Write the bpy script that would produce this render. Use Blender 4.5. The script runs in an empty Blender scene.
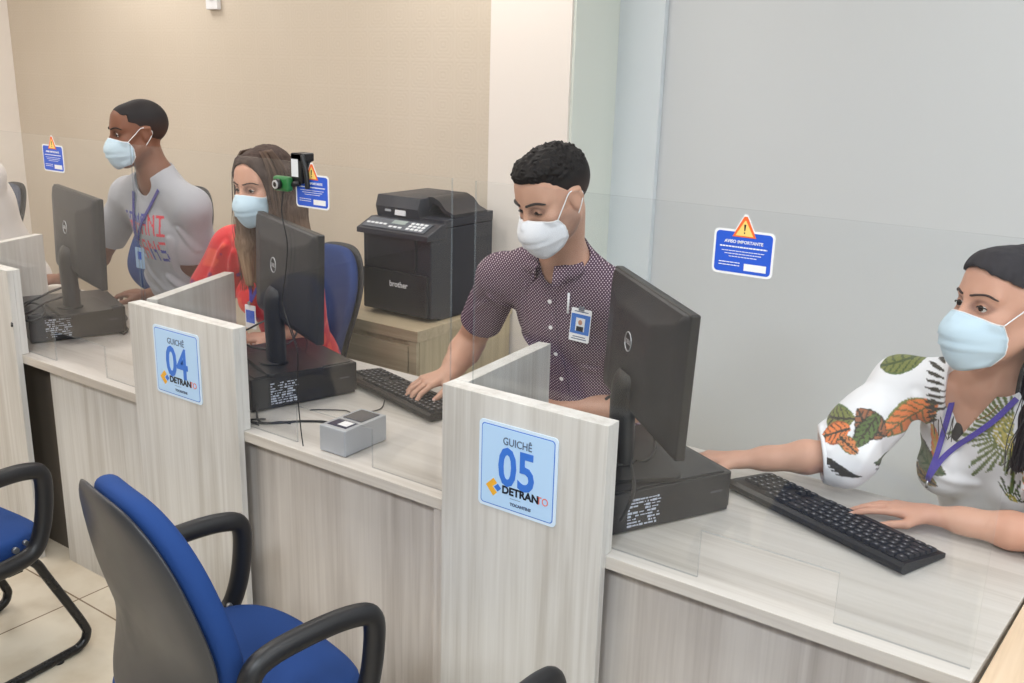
import bpy, bmesh, math, random
import numpy as np
from mathutils import Vector, Matrix
random.seed(7)
PI = math.pi
S = bpy.context.scene
COL = S.collection

# ---------------------------------------------------------------- camera maths (metres; x along the counter, y to the staff side)
FPX, CH = 953.73, 1.70
YAW, PITCH, ROLL = -0.60633366, 0.27283401, 0.02797083
def cam_rows():
    cy, sy, cp, sp = math.cos(YAW), math.sin(YAW), math.cos(PITCH), math.sin(PITCH)
    f = Vector((sy*cp, cy*cp, -sp)); r = Vector((cy, -sy, 0)); d = f.cross(r)
    c, s = math.cos(ROLL), math.sin(ROLL)
    return c*r - s*d, s*r + c*d, f
CR, CD, CF = cam_rows()

# ---------------------------------------------------------------- materials
def srgb(r, g, b):
    def c(u):
        u /= 255.0
        return u/12.92 if u <= .04045 else ((u+.055)/1.055)**2.4
    return (c(r), c(g), c(b), 1)

def new_mat(name):
    m = bpy.data.materials.new(name); m.use_nodes = True
    nt = m.node_tree; b = nt.nodes['Principled BSDF']
    return m, nt, b

def plain(name, col, rough=.5, metal=0, spec=.5, bump=0, bscale=300, coat=0, sss=0):
    m, nt, b = new_mat(name)
    b.inputs['Base Color'].default_value = srgb(*col)
    b.inputs['Roughness'].default_value = rough
    b.inputs['Metallic'].default_value = metal
    b.inputs['Specular IOR Level'].default_value = spec
    b.inputs['Coat Weight'].default_value = coat
    if sss:
        b.inputs['Subsurface Weight'].default_value = sss
        b.inputs['Subsurface Radius'].default_value = (.012, .005, .003)
        b.inputs['Subsurface Scale'].default_value = .6
    # every surface gets a faint procedural variation
    tc = nt.nodes.new('ShaderNodeTexCoord'); no = nt.nodes.new('ShaderNodeTexNoise')
    no.inputs['Scale'].default_value = bscale if bump else 18; no.inputs['Detail'].default_value = 2
    nt.links.new(tc.outputs['Object'], no.inputs['Vector'])
    if bump:
        bp = nt.nodes.new('ShaderNodeBump'); bp.inputs['Strength'].default_value = bump; bp.inputs['Distance'].default_value = .002
        nt.links.new(no.outputs['Fac'], bp.inputs['Height']); nt.links.new(bp.outputs['Normal'], b.inputs['Normal'])
    else:
        mr = nt.nodes.new('ShaderNodeMapRange')
        mr.inputs['To Min'].default_value = max(0, rough-.06); mr.inputs['To Max'].default_value = min(1, rough+.06)
        nt.links.new(no.outputs['Fac'], mr.inputs['Value']); nt.links.new(mr.outputs['Result'], b.inputs['Roughness'])
    return m

def ramp(nt, src, stops):
    r = nt.nodes.new('ShaderNodeValToRGB'); nt.links.new(src, r.inputs['Fac'])
    e = r.color_ramp.elements
    while len(e) < len(stops): e.new(.5)
    for i, (p, c) in enumerate(stops):
        e[i].position = p; e[i].color = srgb(*c)
    return r

def wood(name, axis, light, mid, dark, rough=.42, seed=0.0):
    """pale laminate: long fine streaks along axis (0 x, 1 y, 2 z)"""
    m, nt, b = new_mat(name)
    tc = nt.nodes.new('ShaderNodeTexCoord')
    def streak(across, along, detail, off):
        mp = nt.nodes.new('ShaderNodeMapping'); mp.inputs['Scale'].default_value = [along if i == axis else across for i in range(3)]
        mp.inputs['Location'].default_value = (off+seed, off*1.7+seed, off*.3)
        nt.links.new(tc.outputs['Object'], mp.inputs['Vector'])
        n = nt.nodes.new('ShaderNodeTexNoise'); n.inputs['Scale'].default_value = 1; n.inputs['Detail'].default_value = detail
        n.inputs['Distortion'].default_value = .6
        nt.links.new(mp.outputs['Vector'], n.inputs['Vector']); return n.outputs['Fac']
    broad = streak(9, .9, 4, 3.1); fine = streak(120, 2.5, 6, 8.2); mid_ = streak(34, 1.4, 5, 1.2)
    a = nt.nodes.new('ShaderNodeMath'); a.operation = 'MULTIPLY_ADD'; a.inputs[1].default_value = .35; nt.links.new(fine, a.inputs[0])
    c = nt.nodes.new('ShaderNodeMath'); c.operation = 'MULTIPLY_ADD'; c.inputs[1].default_value = .65
    nt.links.new(mid_, c.inputs[0]); nt.links.new(a.outputs[0], c.inputs[2])
    d = nt.nodes.new('ShaderNodeMath'); d.operation = 'MULTIPLY_ADD'; d.inputs[1].default_value = .9
    nt.links.new(broad, d.inputs[0]); nt.links.new(c.outputs[0], d.inputs[2])
    e = nt.nodes.new('ShaderNodeMath'); e.operation = 'MULTIPLY'; e.inputs[1].default_value = 1/1.9; nt.links.new(d.outputs[0], e.inputs[0])
    a.inputs[2].default_value = 0
    r = ramp(nt, e.outputs[0], [(.36, dark), (.48, mid), (.6, light)])
    nt.links.new(r.outputs['Color'], b.inputs['Base Color'])
    b.inputs['Roughness'].default_value = rough
    bp = nt.nodes.new('ShaderNodeBump'); bp.inputs['Strength'].default_value = .12; bp.inputs['Distance'].default_value = .001
    nt.links.new(fine, bp.inputs['Height']); nt.links.new(bp.outputs['Normal'], b.inputs['Normal'])
    return m

def vcol(name, rough=.8, sss=0, bump=0, bscale=900, weave=False, sheen=0):
    m, nt, b = new_mat(name)
    at = nt.nodes.new('ShaderNodeAttribute'); at.attribute_name = 'Col'
    nt.links.new(at.outputs['Color'], b.inputs['Base Color'])
    b.inputs['Roughness'].default_value = rough; b.inputs['Sheen Weight'].default_value = sheen
    b.inputs['Specular IOR Level'].default_value = .35
    if sss:
        b.inputs['Subsurface Weight'].default_value = sss
        b.inputs['Subsurface Radius'].default_value = (.012, .005, .003); b.inputs['Subsurface Scale'].default_value = .5
    tc = nt.nodes.new('ShaderNodeTexCoord'); no = nt.nodes.new('ShaderNodeTexNoise')
    no.inputs['Scale'].default_value = bscale; no.inputs['Detail'].default_value = 3
    nt.links.new(tc.outputs['Object'], no.inputs['Vector'])
    bp = nt.nodes.new('ShaderNodeBump'); bp.inputs['Strength'].default_value = max(bump, .05); bp.inputs['Distance'].default_value = .001
    nt.links.new(no.outputs['Fac'], bp.inputs['Height']); nt.links.new(bp.outputs['Normal'], b.inputs['Normal'])
    return m

def ray_px(px, py):
    """direction through a pixel of the 1024 x 683 frame"""
    return CR*((px-512)/FPX)+CD*((py-341.5)/FPX)+CF
def at_z(px, py, z):
    d = ray_px(px, py); p = Vector((0, 0, CH))+d*((z-CH)/d.z); return (p.x, p.y, p.z)
def at_y(px, py, y):
    d = ray_px(px, py); p = Vector((0, 0, CH))+d*(y/d.y); return (p.x, p.y, p.z)

# ---------------------------------------------------------------- object plumbing
def thing(name, label, cat, loc=(0, 0, 0), rz=0, group=None):
    o = bpy.data.objects.new(name, None); COL.objects.link(o)
    o.location = loc; o.rotation_euler = (0, 0, rz); o.empty_display_size = .05
    o['label'] = label; o['category'] = cat
    if group: o['group'] = group
    return o

def tag(o, label=None, cat=None, group=None, kind=None):
    if label: o['label'] = label
    if cat: o['category'] = cat
    if group: o['group'] = group
    if kind: o['kind'] = kind
    return o

def obj(name, me, mats, parent=None, world=False, smooth=False, sub=0, label=None):
    """me: bmesh or Mesh. world=True: the vertices are world coordinates, the parent is a top-level object"""
    if isinstance(me, bmesh.types.BMesh):
        bm = me; me = bpy.data.meshes.new(name); bmesh.ops.recalc_face_normals(bm, faces=bm.faces) if not getattr(obj, 'keep', False) else None
        bm.to_mesh(me); bm.free()
    o = bpy.data.objects.new(name, me); COL.objects.link(o)
    if mats is not None:
        for m in (mats if isinstance(mats, (list, tuple)) else [mats]): me.materials.append(m)
    if parent:
        o.parent = parent
        if world:
            p = parent; M = p.matrix_basis.copy()
            while p.parent: M = p.parent.matrix_basis @ p.matrix_parent_inverse @ M; p = p.parent
            o.matrix_parent_inverse = M.inverted()
    if smooth:
        me.polygons.foreach_set('use_smooth', [True]*len(me.polygons))
        if smooth != True: 
            me.set_sharp_from_angle(angle=math.radians(smooth))
    if sub:
        md = o.modifiers.new('subdiv', 'SUBSURF'); md.levels = sub; md.render_levels = sub
    if label: o['label'] = label
    return o

def struct(name, bm, m, smooth=False):
    o = obj(name, bm, m, smooth=smooth); o['kind'] = 'structure'; return o

def copy_tree(o, parent=None):
    c = o.copy(); COL.objects.link(c)
    if parent: c.parent = parent
    for ch in list(o.children): copy_tree(ch, c)
    return c

# ---------------------------------------------------------------- bmesh shapes
def box(bm, x0, x1, y0, y1, z0, z1, bev=0, seg=2, M=None, mi=0):
    vs = [bm.verts.new((x, y, z)) for x in (x0, x1) for y in (y0, y1) for z in (z0, z1)]
    idx = [(0, 1, 3, 2), (4, 6, 7, 5), (0, 4, 5, 1), (2, 3, 7, 6), (0, 2, 6, 4), (1, 5, 7, 3)]
    fs = [bm.faces.new([vs[i] for i in f]) for f in idx]
    for f in fs: f.material_index = mi
    if bev:
        es = list({e for f in fs for e in f.edges})
        r = bmesh.ops.bevel(bm, geom=es, offset=bev, segments=seg, profile=.5, affect='EDGES')
        allv = {v for f in r['faces'] for v in f.verts} | {v for v in vs if v.is_valid}
        for f in r['faces']: f.material_index = mi
    else: allv = set(vs)
    if M is not None:
        for v in allv: v.co = M @ v.co
    return allv

def new(): return bmesh.new()
def mbox(*a, **k):
    bm = new(); box(bm, *a, **k); return bm

def prism(bm, pts, z0, z1, M=None, mi=0, bev=0):
    """pts (x,y) polygon extruded z0..z1"""
    a = [bm.verts.new((x, y, z0)) for x, y in pts]; b = [bm.verts.new((x, y, z1)) for x, y in pts]
    n = len(pts); fs = [bm.faces.new(a[::-1]), bm.faces.new(b)]
    for i in range(n): fs.append(bm.faces.new((a[i], a[(i+1) % n], b[(i+1) % n], b[i])))
    for f in fs: f.material_index = mi
    allv = set(a+b)
    if bev:
        es = list(set(fs[0].edges) | set(fs[1].edges))
        r = bmesh.ops.bevel(bm, geom=es, offset=bev, segments=2, profile=.5, affect='EDGES')
        allv = {v for f in r['faces'] for v in f.verts} | {v for v in allv if v.is_valid}
    if M is not None:
        for v in allv: v.co = M @ v.co
    return allv

def rrect(x0, x1, y0, y1, r, n=6):
    P = []
    for cx, cy, a0 in ((x1-r, y1-r, 0), (x0+r, y1-r, 90), (x0+r, y0+r, 180), (x1-r, y0+r, 270)):
        for k in range(n+1):
            a = math.radians(a0+90*k/n); P.append((cx+r*math.cos(a), cy+r*math.sin(a)))
    return P

def catmull(P, n=8, closed=False):
    P = [Vector(p) for p in P]; out = []; m = len(P)
    rng = range(m if closed else m-1)
    for i in rng:
        if closed: a, b, c, d = P[(i-1) % m], P[i], P[(i+1) % m], P[(i+2) % m]
        else: a, b, c, d = P[max(i-1, 0)], P[i], P[i+1], P[min(i+2, m-1)]
        for k in range(n):
            t = k/n
            out.append(.5*((2*b)+(c-a)*t+(2*a-5*b+4*c-d)*t*t+(3*b-a-3*c+d)*t**3))
    if not closed: out.append(P[-1])
    return out

def tube(bm, pts, r, seg=10, closed=False, smooth=0, M=None, mi=0, ry=None, up=None):
    """sweep a round (or elliptic: r across, ry along up) section"""
    if smooth: pts = catmull(pts, smooth, closed)
    pts = [Vector(p) for p in pts]; n = len(pts)
    rr = r if callable(r) else (lambda t: r)
    rings = []; prev = None
    for i, p in enumerate(pts):
        if closed: t = (pts[(i+1) % n]-pts[i-1])
        else: t = pts[min(i+1, n-1)]-pts[max(i-1, 0)]
        if t.length < 1e-9: t = Vector((0, 0, 1))
        t.normalize()
        if up is not None: u = Vector(up)-Vector(up).dot(t)*t
        elif prev is None:
            u = Vector((0, 0, 1)) if abs(t.z) < .9 else Vector((1, 0, 0)); u = u-u.dot(t)*t
        else: u = prev-prev.dot(t)*t
        u.normalize(); prev = u; w = t.cross(u)
        R = rr(i/max(n-1, 1)); Ry = R if ry is None else (ry if not callable(r) else min(R, ry))
        rings.append([bm.verts.new(p+w*(R*math.cos(2*PI*k/seg))+u*(Ry*math.sin(2*PI*k/seg))) for k in range(seg)])
    for i in range(n if closed else n-1):
        A, B = rings[i], rings[(i+1) % n]
        for k in range(seg):
            f = bm.faces.new((A[k], A[(k+1) % seg], B[(k+1) % seg], B[k])); f.material_index = mi; f.smooth = True
    if not closed:
        f = bm.faces.new(rings[0][::-1]); f.material_index = mi
        f = bm.faces.new(rings[-1]); f.material_index = mi
    vs = {v for r_ in rings for v in r_}
    if M is not None:
        for v in vs: v.co = M @ v.co
    return vs

def cyl(bm, c, axis, r, h, seg=24, mi=0, M=None, r2=None):
    a = Vector(axis).normalized(); c = Vector(c)
    return tube(bm, [c, c+a*h], (lambda t: r+(r2-r)*t) if r2 is not None else r, seg, M=M, mi=mi)

def ball(bm, c, r, seg=16, sc=(1, 1, 1), mi=0):
    res = bmesh.ops.create_uvsphere(bm, u_segments=seg, v_segments=seg//2, radius=r)
    for v in res['verts']:
        v.co = Vector((v.co.x*sc[0], v.co.y*sc[1], v.co.z*sc[2]))+Vector(c)
    for f in {f for v in res['verts'] for f in v.link_faces}: f.material_index = mi; f.smooth = True
    return res['verts']

def text_bm(bm, s, M, size, mi=0, depth=.0006, align='CENTER', bold=0, sx=1.0):
    """solid letters merged into bm; M maps text x,y (z out of the page) to the surface"""
    cu = bpy.data.curves.new('t', 'FONT'); cu.body = s; cu.size = size; cu.align_x = align; cu.extrude = depth/2; cu.offset = bold
    cu.resolution_u = 3
    o = bpy.data.objects.new('t', cu); COL.objects.link(o)
    dg = bpy.context.evaluated_depsgraph_get(); me = bpy.data.meshes.new_from_object(o.evaluated_get(dg))
    n0 = len(bm.verts); f0 = len(bm.faces)
    bm.from_mesh(me); bm.verts.ensure_lookup_table(); bm.faces.ensure_lookup_table()
    for v in bm.verts[n0:]: v.co = M @ Vector((v.co.x*sx, v.co.y, v.co.z))
    for f in bm.faces[f0:]: f.material_index = mi
    COL.objects.unlink(o); bpy.data.objects.remove(o); bpy.data.curves.remove(cu); bpy.data.meshes.remove(me)

def frame(origin, xd, yd):
    """page matrix: text x along xd, text y along yd"""
    x = Vector(xd).normalized(); y = Vector(yd).normalized(); z = x.cross(y)
    M = Matrix(((x.x, y.x, z.x, origin[0]), (x.y, y.y, z.y, origin[1]), (x.z, y.z, z.z, origin[2]), (0, 0, 0, 1)))
    return M

def TR(x, y, z, rz=0): return Matrix.Translation((x, y, z)) @ Matrix.Rotation(rz, 4, 'Z')
# ================================================================ camera
cd = bpy.data.cameras.new('camera'); cam = bpy.data.objects.new('camera', cd); COL.objects.link(cam); S.camera = cam
cd.sensor_width = 36; cd.sensor_fit = 'HORIZONTAL'; cd.lens = 36*FPX/1024; cd.clip_start = .05
M3 = Matrix((CR, -CD, -CF)).transposed()
cam.matrix_world = Matrix.Translation((0, 0, CH)) @ M3.to_4x4()
S.view_settings.view_transform = 'Standard'; S.view_settings.look = 'None'; S.view_settings.gamma = 1
S.view_settings.use_curve_mapping = False; S.view_settings.exposure = 0.12

# ================================================================ materials
W_PANEL = wood('pale_oak_laminate_upright', 2, (219, 217, 213), (208, 205, 200), (188, 183, 176))
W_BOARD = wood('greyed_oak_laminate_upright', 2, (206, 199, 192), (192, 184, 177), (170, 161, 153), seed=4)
W_TOP = wood('pale_oak_laminate_lengthwise', 0, (207, 202, 196), (198, 192, 185), (180, 173, 165), rough=.36, seed=9)
W_EDGE = wood('oak_edge_band', 0, (210, 203, 194), (199, 191, 181), (184, 175, 164), seed=2)
W_WARM = wood('warm_oak_laminate', 1, (228, 205, 178), (218, 192, 163), (200, 172, 142), seed=5)
W_CAB = wood('sand_oak_laminate_lengthwise', 0, (205, 188, 158), (188, 171, 142), (166, 149, 122), seed=7)
M_BLACK = plain('black_plastic', (24, 24, 27), .42)
M_BLACK2 = plain('matt_black_plastic', (33, 34, 38), .55, bump=.15, bscale=900)
M_DARK = plain('shadow_gap_lining', (38, 34, 30), .8)
M_WHITE = plain('white_vinyl', (240, 240, 242), .45)

def wallpaper():
    m, nt, b = new_mat('beige_embossed_wallpaper')
    tc = nt.nodes.new('ShaderNodeTexCoord'); sep = nt.nodes.new('ShaderNodeSeparateXYZ'); nt.links.new(tc.outputs['Object'], sep.inputs[0])
    def math_(op, a, b_=None, c=None):
        n = nt.nodes.new('ShaderNodeMath'); n.operation = op
        for i, v in enumerate((a, b_, c)):
            if v is None: continue
            if isinstance(v, (int, float)): n.inputs[i].default_value = v
            else: nt.links.new(v, n.inputs[i])
        return n.outputs[0]
    def cell(s):      # distance from the centre of a square cell, square rings
        u = math_('ABSOLUTE', math_('SUBTRACT', math_('FRACT', math_('MULTIPLY', sep.outputs['X'], s)), .5))
        v = math_('ABSOLUTE', math_('SUBTRACT', math_('FRACT', math_('MULTIPLY', sep.outputs['Z'], s)), .5))
        return math_('MAXIMUM', u, v), math_('SQRT', math_('ADD', math_('MULTIPLY', u, u), math_('MULTIPLY', v, v)))
    sq, rd = cell(8.0)
    rings = math_('ADD', math_('MULTIPLY', math_('SINE', math_('MULTIPLY', sq, 55)), .6), math_('MULTIPLY', math_('SINE', math_('MULTIPLY', rd, 42)), .4))
    n = nt.nodes.new('ShaderNodeTexNoise'); n.inputs['Scale'].default_value = 1.3; nt.links.new(tc.outputs['Object'], n.inputs['Vector'])
    f = math_('ADD', math_('MULTIPLY', rings, .13), n.outputs['Fac'])
    r = ramp(nt, f, [(.25, (212, 199, 181)), (.75, (219, 207, 191))])
    nt.links.new(r.outputs['Color'], b.inputs['Base Color']); b.inputs['Roughness'].default_value = .6
    bp = nt.nodes.new('ShaderNodeBump'); bp.inputs['Strength'].default_value = .12; bp.inputs['Distance'].default_value = .001
    nt.links.new(rings, bp.inputs['Height']); nt.links.new(bp.outputs['Normal'], b.inputs['Normal'])
    return m
M_PAPER = wallpaper()
M_WALL = plain('grey_white_wall_paint', (216, 219, 221), .6, bump=.05, bscale=60)
M_WALLW = plain('warm_white_wall_paint', (243, 235, 227), .6, bump=.05, bscale=60)
M_PILA = plain('cool_grey_wall_paint', (228, 235, 240), .6, bump=.05, bscale=60)
M_RET = plain('green_grey_wall_paint', (232, 237, 229), .6, bump=.05, bscale=60)
M_CEIL = plain('ceiling_paint', (242, 241, 238), .8)

def tiles():
    m, nt, b = new_mat('polished_cream_tiles')
    tc = nt.nodes.new('ShaderNodeTexCoord'); mp = nt.nodes.new('ShaderNodeMapping')
    mp.inputs['Location'].default_value = (2.737, -1.489, 0)
    nt.links.new(tc.outputs['Object'], mp.inputs['Vector'])
    br = nt.nodes.new('ShaderNodeTexBrick'); br.offset = 0; br.squash = 1
    br.inputs['Scale'].default_value = 1; br.inputs['Brick Width'].default_value = .58; br.inputs['Row Height'].default_value = .58
    br.inputs['Mortar Size'].default_value = .003; br.inputs['Mortar Smooth'].default_value = .1
    br.inputs['Color1'].default_value = srgb(224, 214, 198); br.inputs['Color2'].default_value = srgb(219, 208, 192)
    br.inputs['Mortar'].default_value = srgb(140, 122, 104)
    nt.links.new(mp.outputs['Vector'], br.inputs['Vector'])
    n = nt.nodes.new('ShaderNodeTexNoise'); n.inputs['Scale'].default_value = 5; n.inputs['Detail'].default_value = 6
    nt.links.new(tc.outputs['Object'], n.inputs['Vector'])
    mx = nt.nodes.new('ShaderNodeMix'); mx.data_type = 'RGBA'; mx.blend_type = 'MULTIPLY'; mx.inputs['Factor'].default_value = 1
    r = ramp(nt, n.outputs['Fac'], [(.3, (232, 226, 216)), (.6, (255, 255, 252))])
    nt.links.new(br.outputs['Color'], mx.inputs['A']); nt.links.new(r.outputs['Color'], mx.inputs['B'])
    nt.links.new(mx.outputs['Result'], b.inputs['Base Color']); b.inputs['Roughness'].default_value = .18
    return m

# ================================================================ room shell
XL, XR, YA, YB, YF, ZC = -6.2, 3.4, 3.3, 3.68, -6.5, 2.9
XC = -2.035     # where the papered wall ends and the recess begins
struct('floor', mbox(XL-.1, XR+.1, YF, YB+.1, -.1, 0), tiles())
struct('ceiling', mbox(XL-.1, XR+.1, YF, YB+.1, ZC, ZC+.1), M_CEIL)
XP = -2.435
bm = mbox(XL, XP, YA, YA+.5, 0, ZC); struct('wall_back', bm, M_PAPER)
bm = new(); box(bm, XP, XC-.012, YA-.004, YA+.5, 0, ZC); box(bm, XC-.012, XC, YA+.008, YA+.5, 0, ZC, mi=1)
struct('wall_corner', bm, [M_WALLW, M_RET])
struct('trim_1', mbox(XC, XC+.205, YB-.03, YB+.05, 0, ZC), M_PILA)
struct('wall_recess', mbox(XC, XR+.1, YB, YB+.1, 0, ZC), M_WALL)
struct('wall_left', mbox(XL-.1, XL+.04, YF, YA+.5, 0, ZC), M_WALLW)
struct('wall_right', mbox(XR, XR+.1, YF, YB+.1, 0, ZC), M_WALL)
struct('wall_front', mbox(XL-.1, XR+.1, YF-.1, YF, 0, ZC), plain('slate_blue_wall_paint', (120, 126, 140), .7))

# ceiling lights: recessed square panels
M_LAMP, nt, b = new_mat('lit_diffuser'); b.inputs['Emission Color'].default_value = (1, .98, .95, 1); b.inputs['Emission Strength'].default_value = 3
M_LFR = plain('white_lamp_frame', (235, 235, 235), .5)
k = 0
for lx in (-4.6, -2.4, -.2, 2.0):
    for ly in (-.9, 1.1, 2.75):
        t = thing('ceiling_light', 'square recessed ceiling light panel above the room', 'light', (lx, ly, ZC-.02), group='recessed ceiling panels')
        fr = new()
        for a in ((-.31, .31, -.31, -.29), (-.31, .31, .29, .31), (-.31, -.29, -.29, .29), (.29, .31, -.29, .29)): box(fr, *a, 0, .02)
        obj('frame', fr, M_LFR, t); obj('diffuser', mbox(-.29, .29, -.29, .29, .008, .018), M_LAMP, t)
        la = bpy.data.lights.new('ceiling_lamp', 'AREA'); la.shape = 'SQUARE'; la.size = .58; la.energy = {-.9: (20, 18, 54, 54), 1.1: (16, 13, 9, 24), 2.75: (10, 10, 4, 5)}[ly][(-4.6, -2.4, -.2, 2.0).index(lx)]
        la.color = (1, .965, .93) if lx < -2 else (.85, .94, 1.02)
        lo = bpy.data.objects.new('ceiling_lamp', la); COL.objects.link(lo); lo.location = (lx, ly, ZC-.03)
w = bpy.data.worlds.new('world'); S.world = w; w.use_nodes = True
w.node_tree.nodes['Background'].inputs['Color'].default_value = (.9, .95, 1, 1); w.node_tree.nodes['Background'].inputs['Strength'].default_value = .3

# small white box on the papered wall
t = thing('wall_switch', 'small white switch box high on the beige papered wall', 'switch', (-4.17, YA, 1.975))
obj('housing', mbox(-.045, .045, -.025, 0, 0, .13, bev=.004), M_WHITE, t)
obj('rocker', mbox(-.014, .014, -.031, -.024, .045, .085, bev=.002), plain('grey_white_rocker', (222, 224, 228), .4), t)

# ================================================================ counter
CT, CY0, CY1 = .75, 1.577, 2.25      # worktop height, front edge, rear edge
PT = .029
bm = new()
pts = [(-5.6, CY0), (-.146, CY0), (-.092, CY1), (-5.6, CY1)]
prism(bm, pts, CT-PT, CT, bev=.0015)
for f in bm.faces:
    if abs(f.normal.z) < .5: f.material_index = 1
bm.normal_update()
for f in bm.faces: f.material_index = 0 if f.normal.z > .5 else 1
o = obj('counter_worktop', bm, [W_TOP, W_EDGE]); tag(o, 'long pale oak counter top running past all the service windows', 'counter')

def divider(x0, x1, wx, wy, label, y0=.0435):
    """front board and the side board that runs back to the staff"""
    t = thing('counter_divider', label, 'divider', (x0, 1.557, 0))
    w = x1-x0
    bm = mbox(0, w, 0, .02, 0, 1.04, bev=.0012); obj('front_board', bm, W_PANEL, t)
    bm = mbox(.0, w, .0202, .042, .0, 1.04, bev=.0012)
    # backing leaf is notched round the worktop: only above it
    bm.free(); bm = mbox(0, w, .0202, .043, CT+.001, 1.04, bev=.001); obj('backing_board', bm, W_PANEL, t)
    bm = new(); d = Vector((wx, wy, 0)); L = d.length; a = math.atan2(-wx, wy)
    box(bm, 0, .036, .0, L, CT+.001, 1.04, bev=.0012, M=TR(0, y0, 0, a)); obj('side_board', bm, W_PANEL, t)
    return t
divider(-1.263, -.843, -.03, .385, 'pale oak counter divider carrying the blue 05 sign, right in the photo')
divider(-2.428, -1.968, -.150, .40, 'pale oak counter divider carrying the blue 04 sign, beside the far screens', y0=.0615)
divider(-3.57, -3.09, -.14, .38, 'pale oak counter divider at the left edge of the photo', y0=.0615)

# knee boards under the top
def kneeboard(x0, x1, label, gap=True, stile=0, left=0, col=W_BOARD):
    t = thing('knee_board', label, 'panel', (x0, 1.617, 0))
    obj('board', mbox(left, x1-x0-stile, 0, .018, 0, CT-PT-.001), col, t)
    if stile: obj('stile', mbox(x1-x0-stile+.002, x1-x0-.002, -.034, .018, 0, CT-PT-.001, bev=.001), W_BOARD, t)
    return t
kneeboard(-3.088, -2.2, 'front board under the counter between the left edge divider and sign 04', left=.085, col=W_PANEL)
obj_=thing('recess_backboard', 'shade-darkened recessed post beside the left edge divider under the counter', 'backboard', (-3.1, 1.66, 0)); obj('backboard', mbox(-.3, .12, 0, .018, 0, CT-PT-.001), plain('shaded_brown_laminate', (96, 88, 78), .6), obj_)  # backboard added in the open gap, its brown darkened for the shade there
kneeboard(-2.15, -1.265, 'grey oak front board under the counter between signs 04 and 05', stile=.045)
kneeboard(-1.1, -.18, 'grey oak front board under the counter right of sign 05')

# the neighbouring desk beyond the right end of the counter
t = thing('corner_desk', 'warm oak desk top meeting the right end of the counter', 'desk', (.4, 1.9, 0))
bm = new(); prism(bm, [(-.135, CY0-.25), (1.1, CY0-.25), (1.1, CY1+.1), (-.083, CY1+.1), (-.137, CY0)][:5], CT-PT-.012, CT-.006, M=Matrix.Translation((0, 0, 0)))
obj('desk_top', bm, W_WARM, t, world=True)
obj('side_panel', mbox(-.06, -.04, CY0-.2, CY1-.5, 0, CT-PT-.013), W_PANEL, t, world=True)

# ================================================================ clear screens
def glass():
    m, nt, b = new_mat('clear_screen'); out = nt.nodes['Material Output']; nt.nodes.remove(b)
    tr = nt.nodes.new('ShaderNodeBsdfTransparent'); tr.inputs['Color'].default_value = (.992, .996, .996, 1)
    gl = nt.nodes.new('ShaderNodeBsdfGlossy'); gl.inputs['Roughness'].default_value = .02
    df = nt.nodes.new('ShaderNodeBsdfDiffuse'); df.inputs['Color'].default_value = (.85, .87, .9, 1)
    lw = nt.nodes.new('ShaderNodeLayerWeight'); lw.inputs['Blend'].default_value = .5     # Schlick reflectance of one face
    pw = nt.nodes.new('ShaderNodeMath'); pw.operation = 'POWER'; pw.inputs[1].default_value = 5; nt.links.new(lw.outputs['Facing'], pw.inputs[0])
    fr = nt.nodes.new('ShaderNodeMath'); fr.operation = 'MULTIPLY_ADD'; fr.inputs[1].default_value = .9; fr.inputs[2].default_value = .028
    nt.links.new(pw.outputs[0], fr.inputs[0])
    m1 = nt.nodes.new('ShaderNodeMixShader'); m2 = nt.nodes.new('ShaderNodeMixShader')
    nt.links.new(fr.outputs[0], m1.inputs[0]); nt.links.new(tr.outputs[0], m1.inputs[1]); nt.links.new(gl.outputs[0], m1.inputs[2])
    # milky haze put into the pane as a faint, uneven pale diffuse layer
    tc = nt.nodes.new('ShaderNodeTexCoord'); n = nt.nodes.new('ShaderNodeTexNoise'); n.inputs['Scale'].default_value = 3; n.inputs['Detail'].default_value = 5
    nt.links.new(tc.outputs['Object'], n.inputs['Vector'])
    mr = nt.nodes.new('ShaderNodeMapRange'); mr.inputs['From Min'].default_value = .3; mr.inputs['From Max'].default_value = .7
    mr.inputs['To Min'].default_value = .004; mr.inputs['To Max'].default_value = .010
    nt.links.new(n.outputs['Fac'], mr.inputs['Value']); nt.links.new(mr.outputs['Result'], m2.inputs[0])
    nt.links.new(m1.outputs[0], m2.inputs[1]); nt.links.new(df.outputs[0], m2.inputs[2]); nt.links.new(m2.outputs[0], out.inputs['Surface'])
    return m
M_GLASS = glass()
M_GEDGE, nt, b = new_mat('screen_edge'); b.inputs['Base Color'].default_value = srgb(140, 150, 156); b.inputs['Roughness'].default_value = .15; b.inputs['Alpha'].default_value = .3
GY = 1.6105; GT = .006
def screen(x0, x1, s0, s1, label, name='glass_screen'):
    t = thing(name, label, 'screen', ((x0+x1)/2, GY, CT))
    z0, z1, zt = CT+.0005, CT+.102, 1.483
    pts = [(x0, z0), (s0, z0), (s0, z1), (s1, z1), (s1, z0), (x1, z0), (x1, zt), (x0, zt)]
    bm = new(); M = Matrix(((1, 0, 0, 0), (0, 0, -1, GY+GT), (0, 1, 0, 0), (0, 0, 0, 1)))
    prism(bm, pts, 0, GT, M=M)
    bm.normal_update()
    for f in bm.faces: f.material_index = 0 if abs(f.normal.y) > .5 else 1
    # the face away from the customer is left out of the shading twice: one pane, two faces
    obj('pane', bm, [M_GLASS, M_GEDGE], t, world=True)
    return t
screen(-3.52, -2.441, -2.944, -2.66, 'clear screen with document slot in front of the man in the grey T-shirt')
screen(-2.427, -1.286, -1.798, -1.53, 'clear screen with document slot left of the man in the plum shirt')
screen(-1.222, -.155, -.6555, -.3865, 'clear screen with document slot in front of the woman in the floral blouse')
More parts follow.
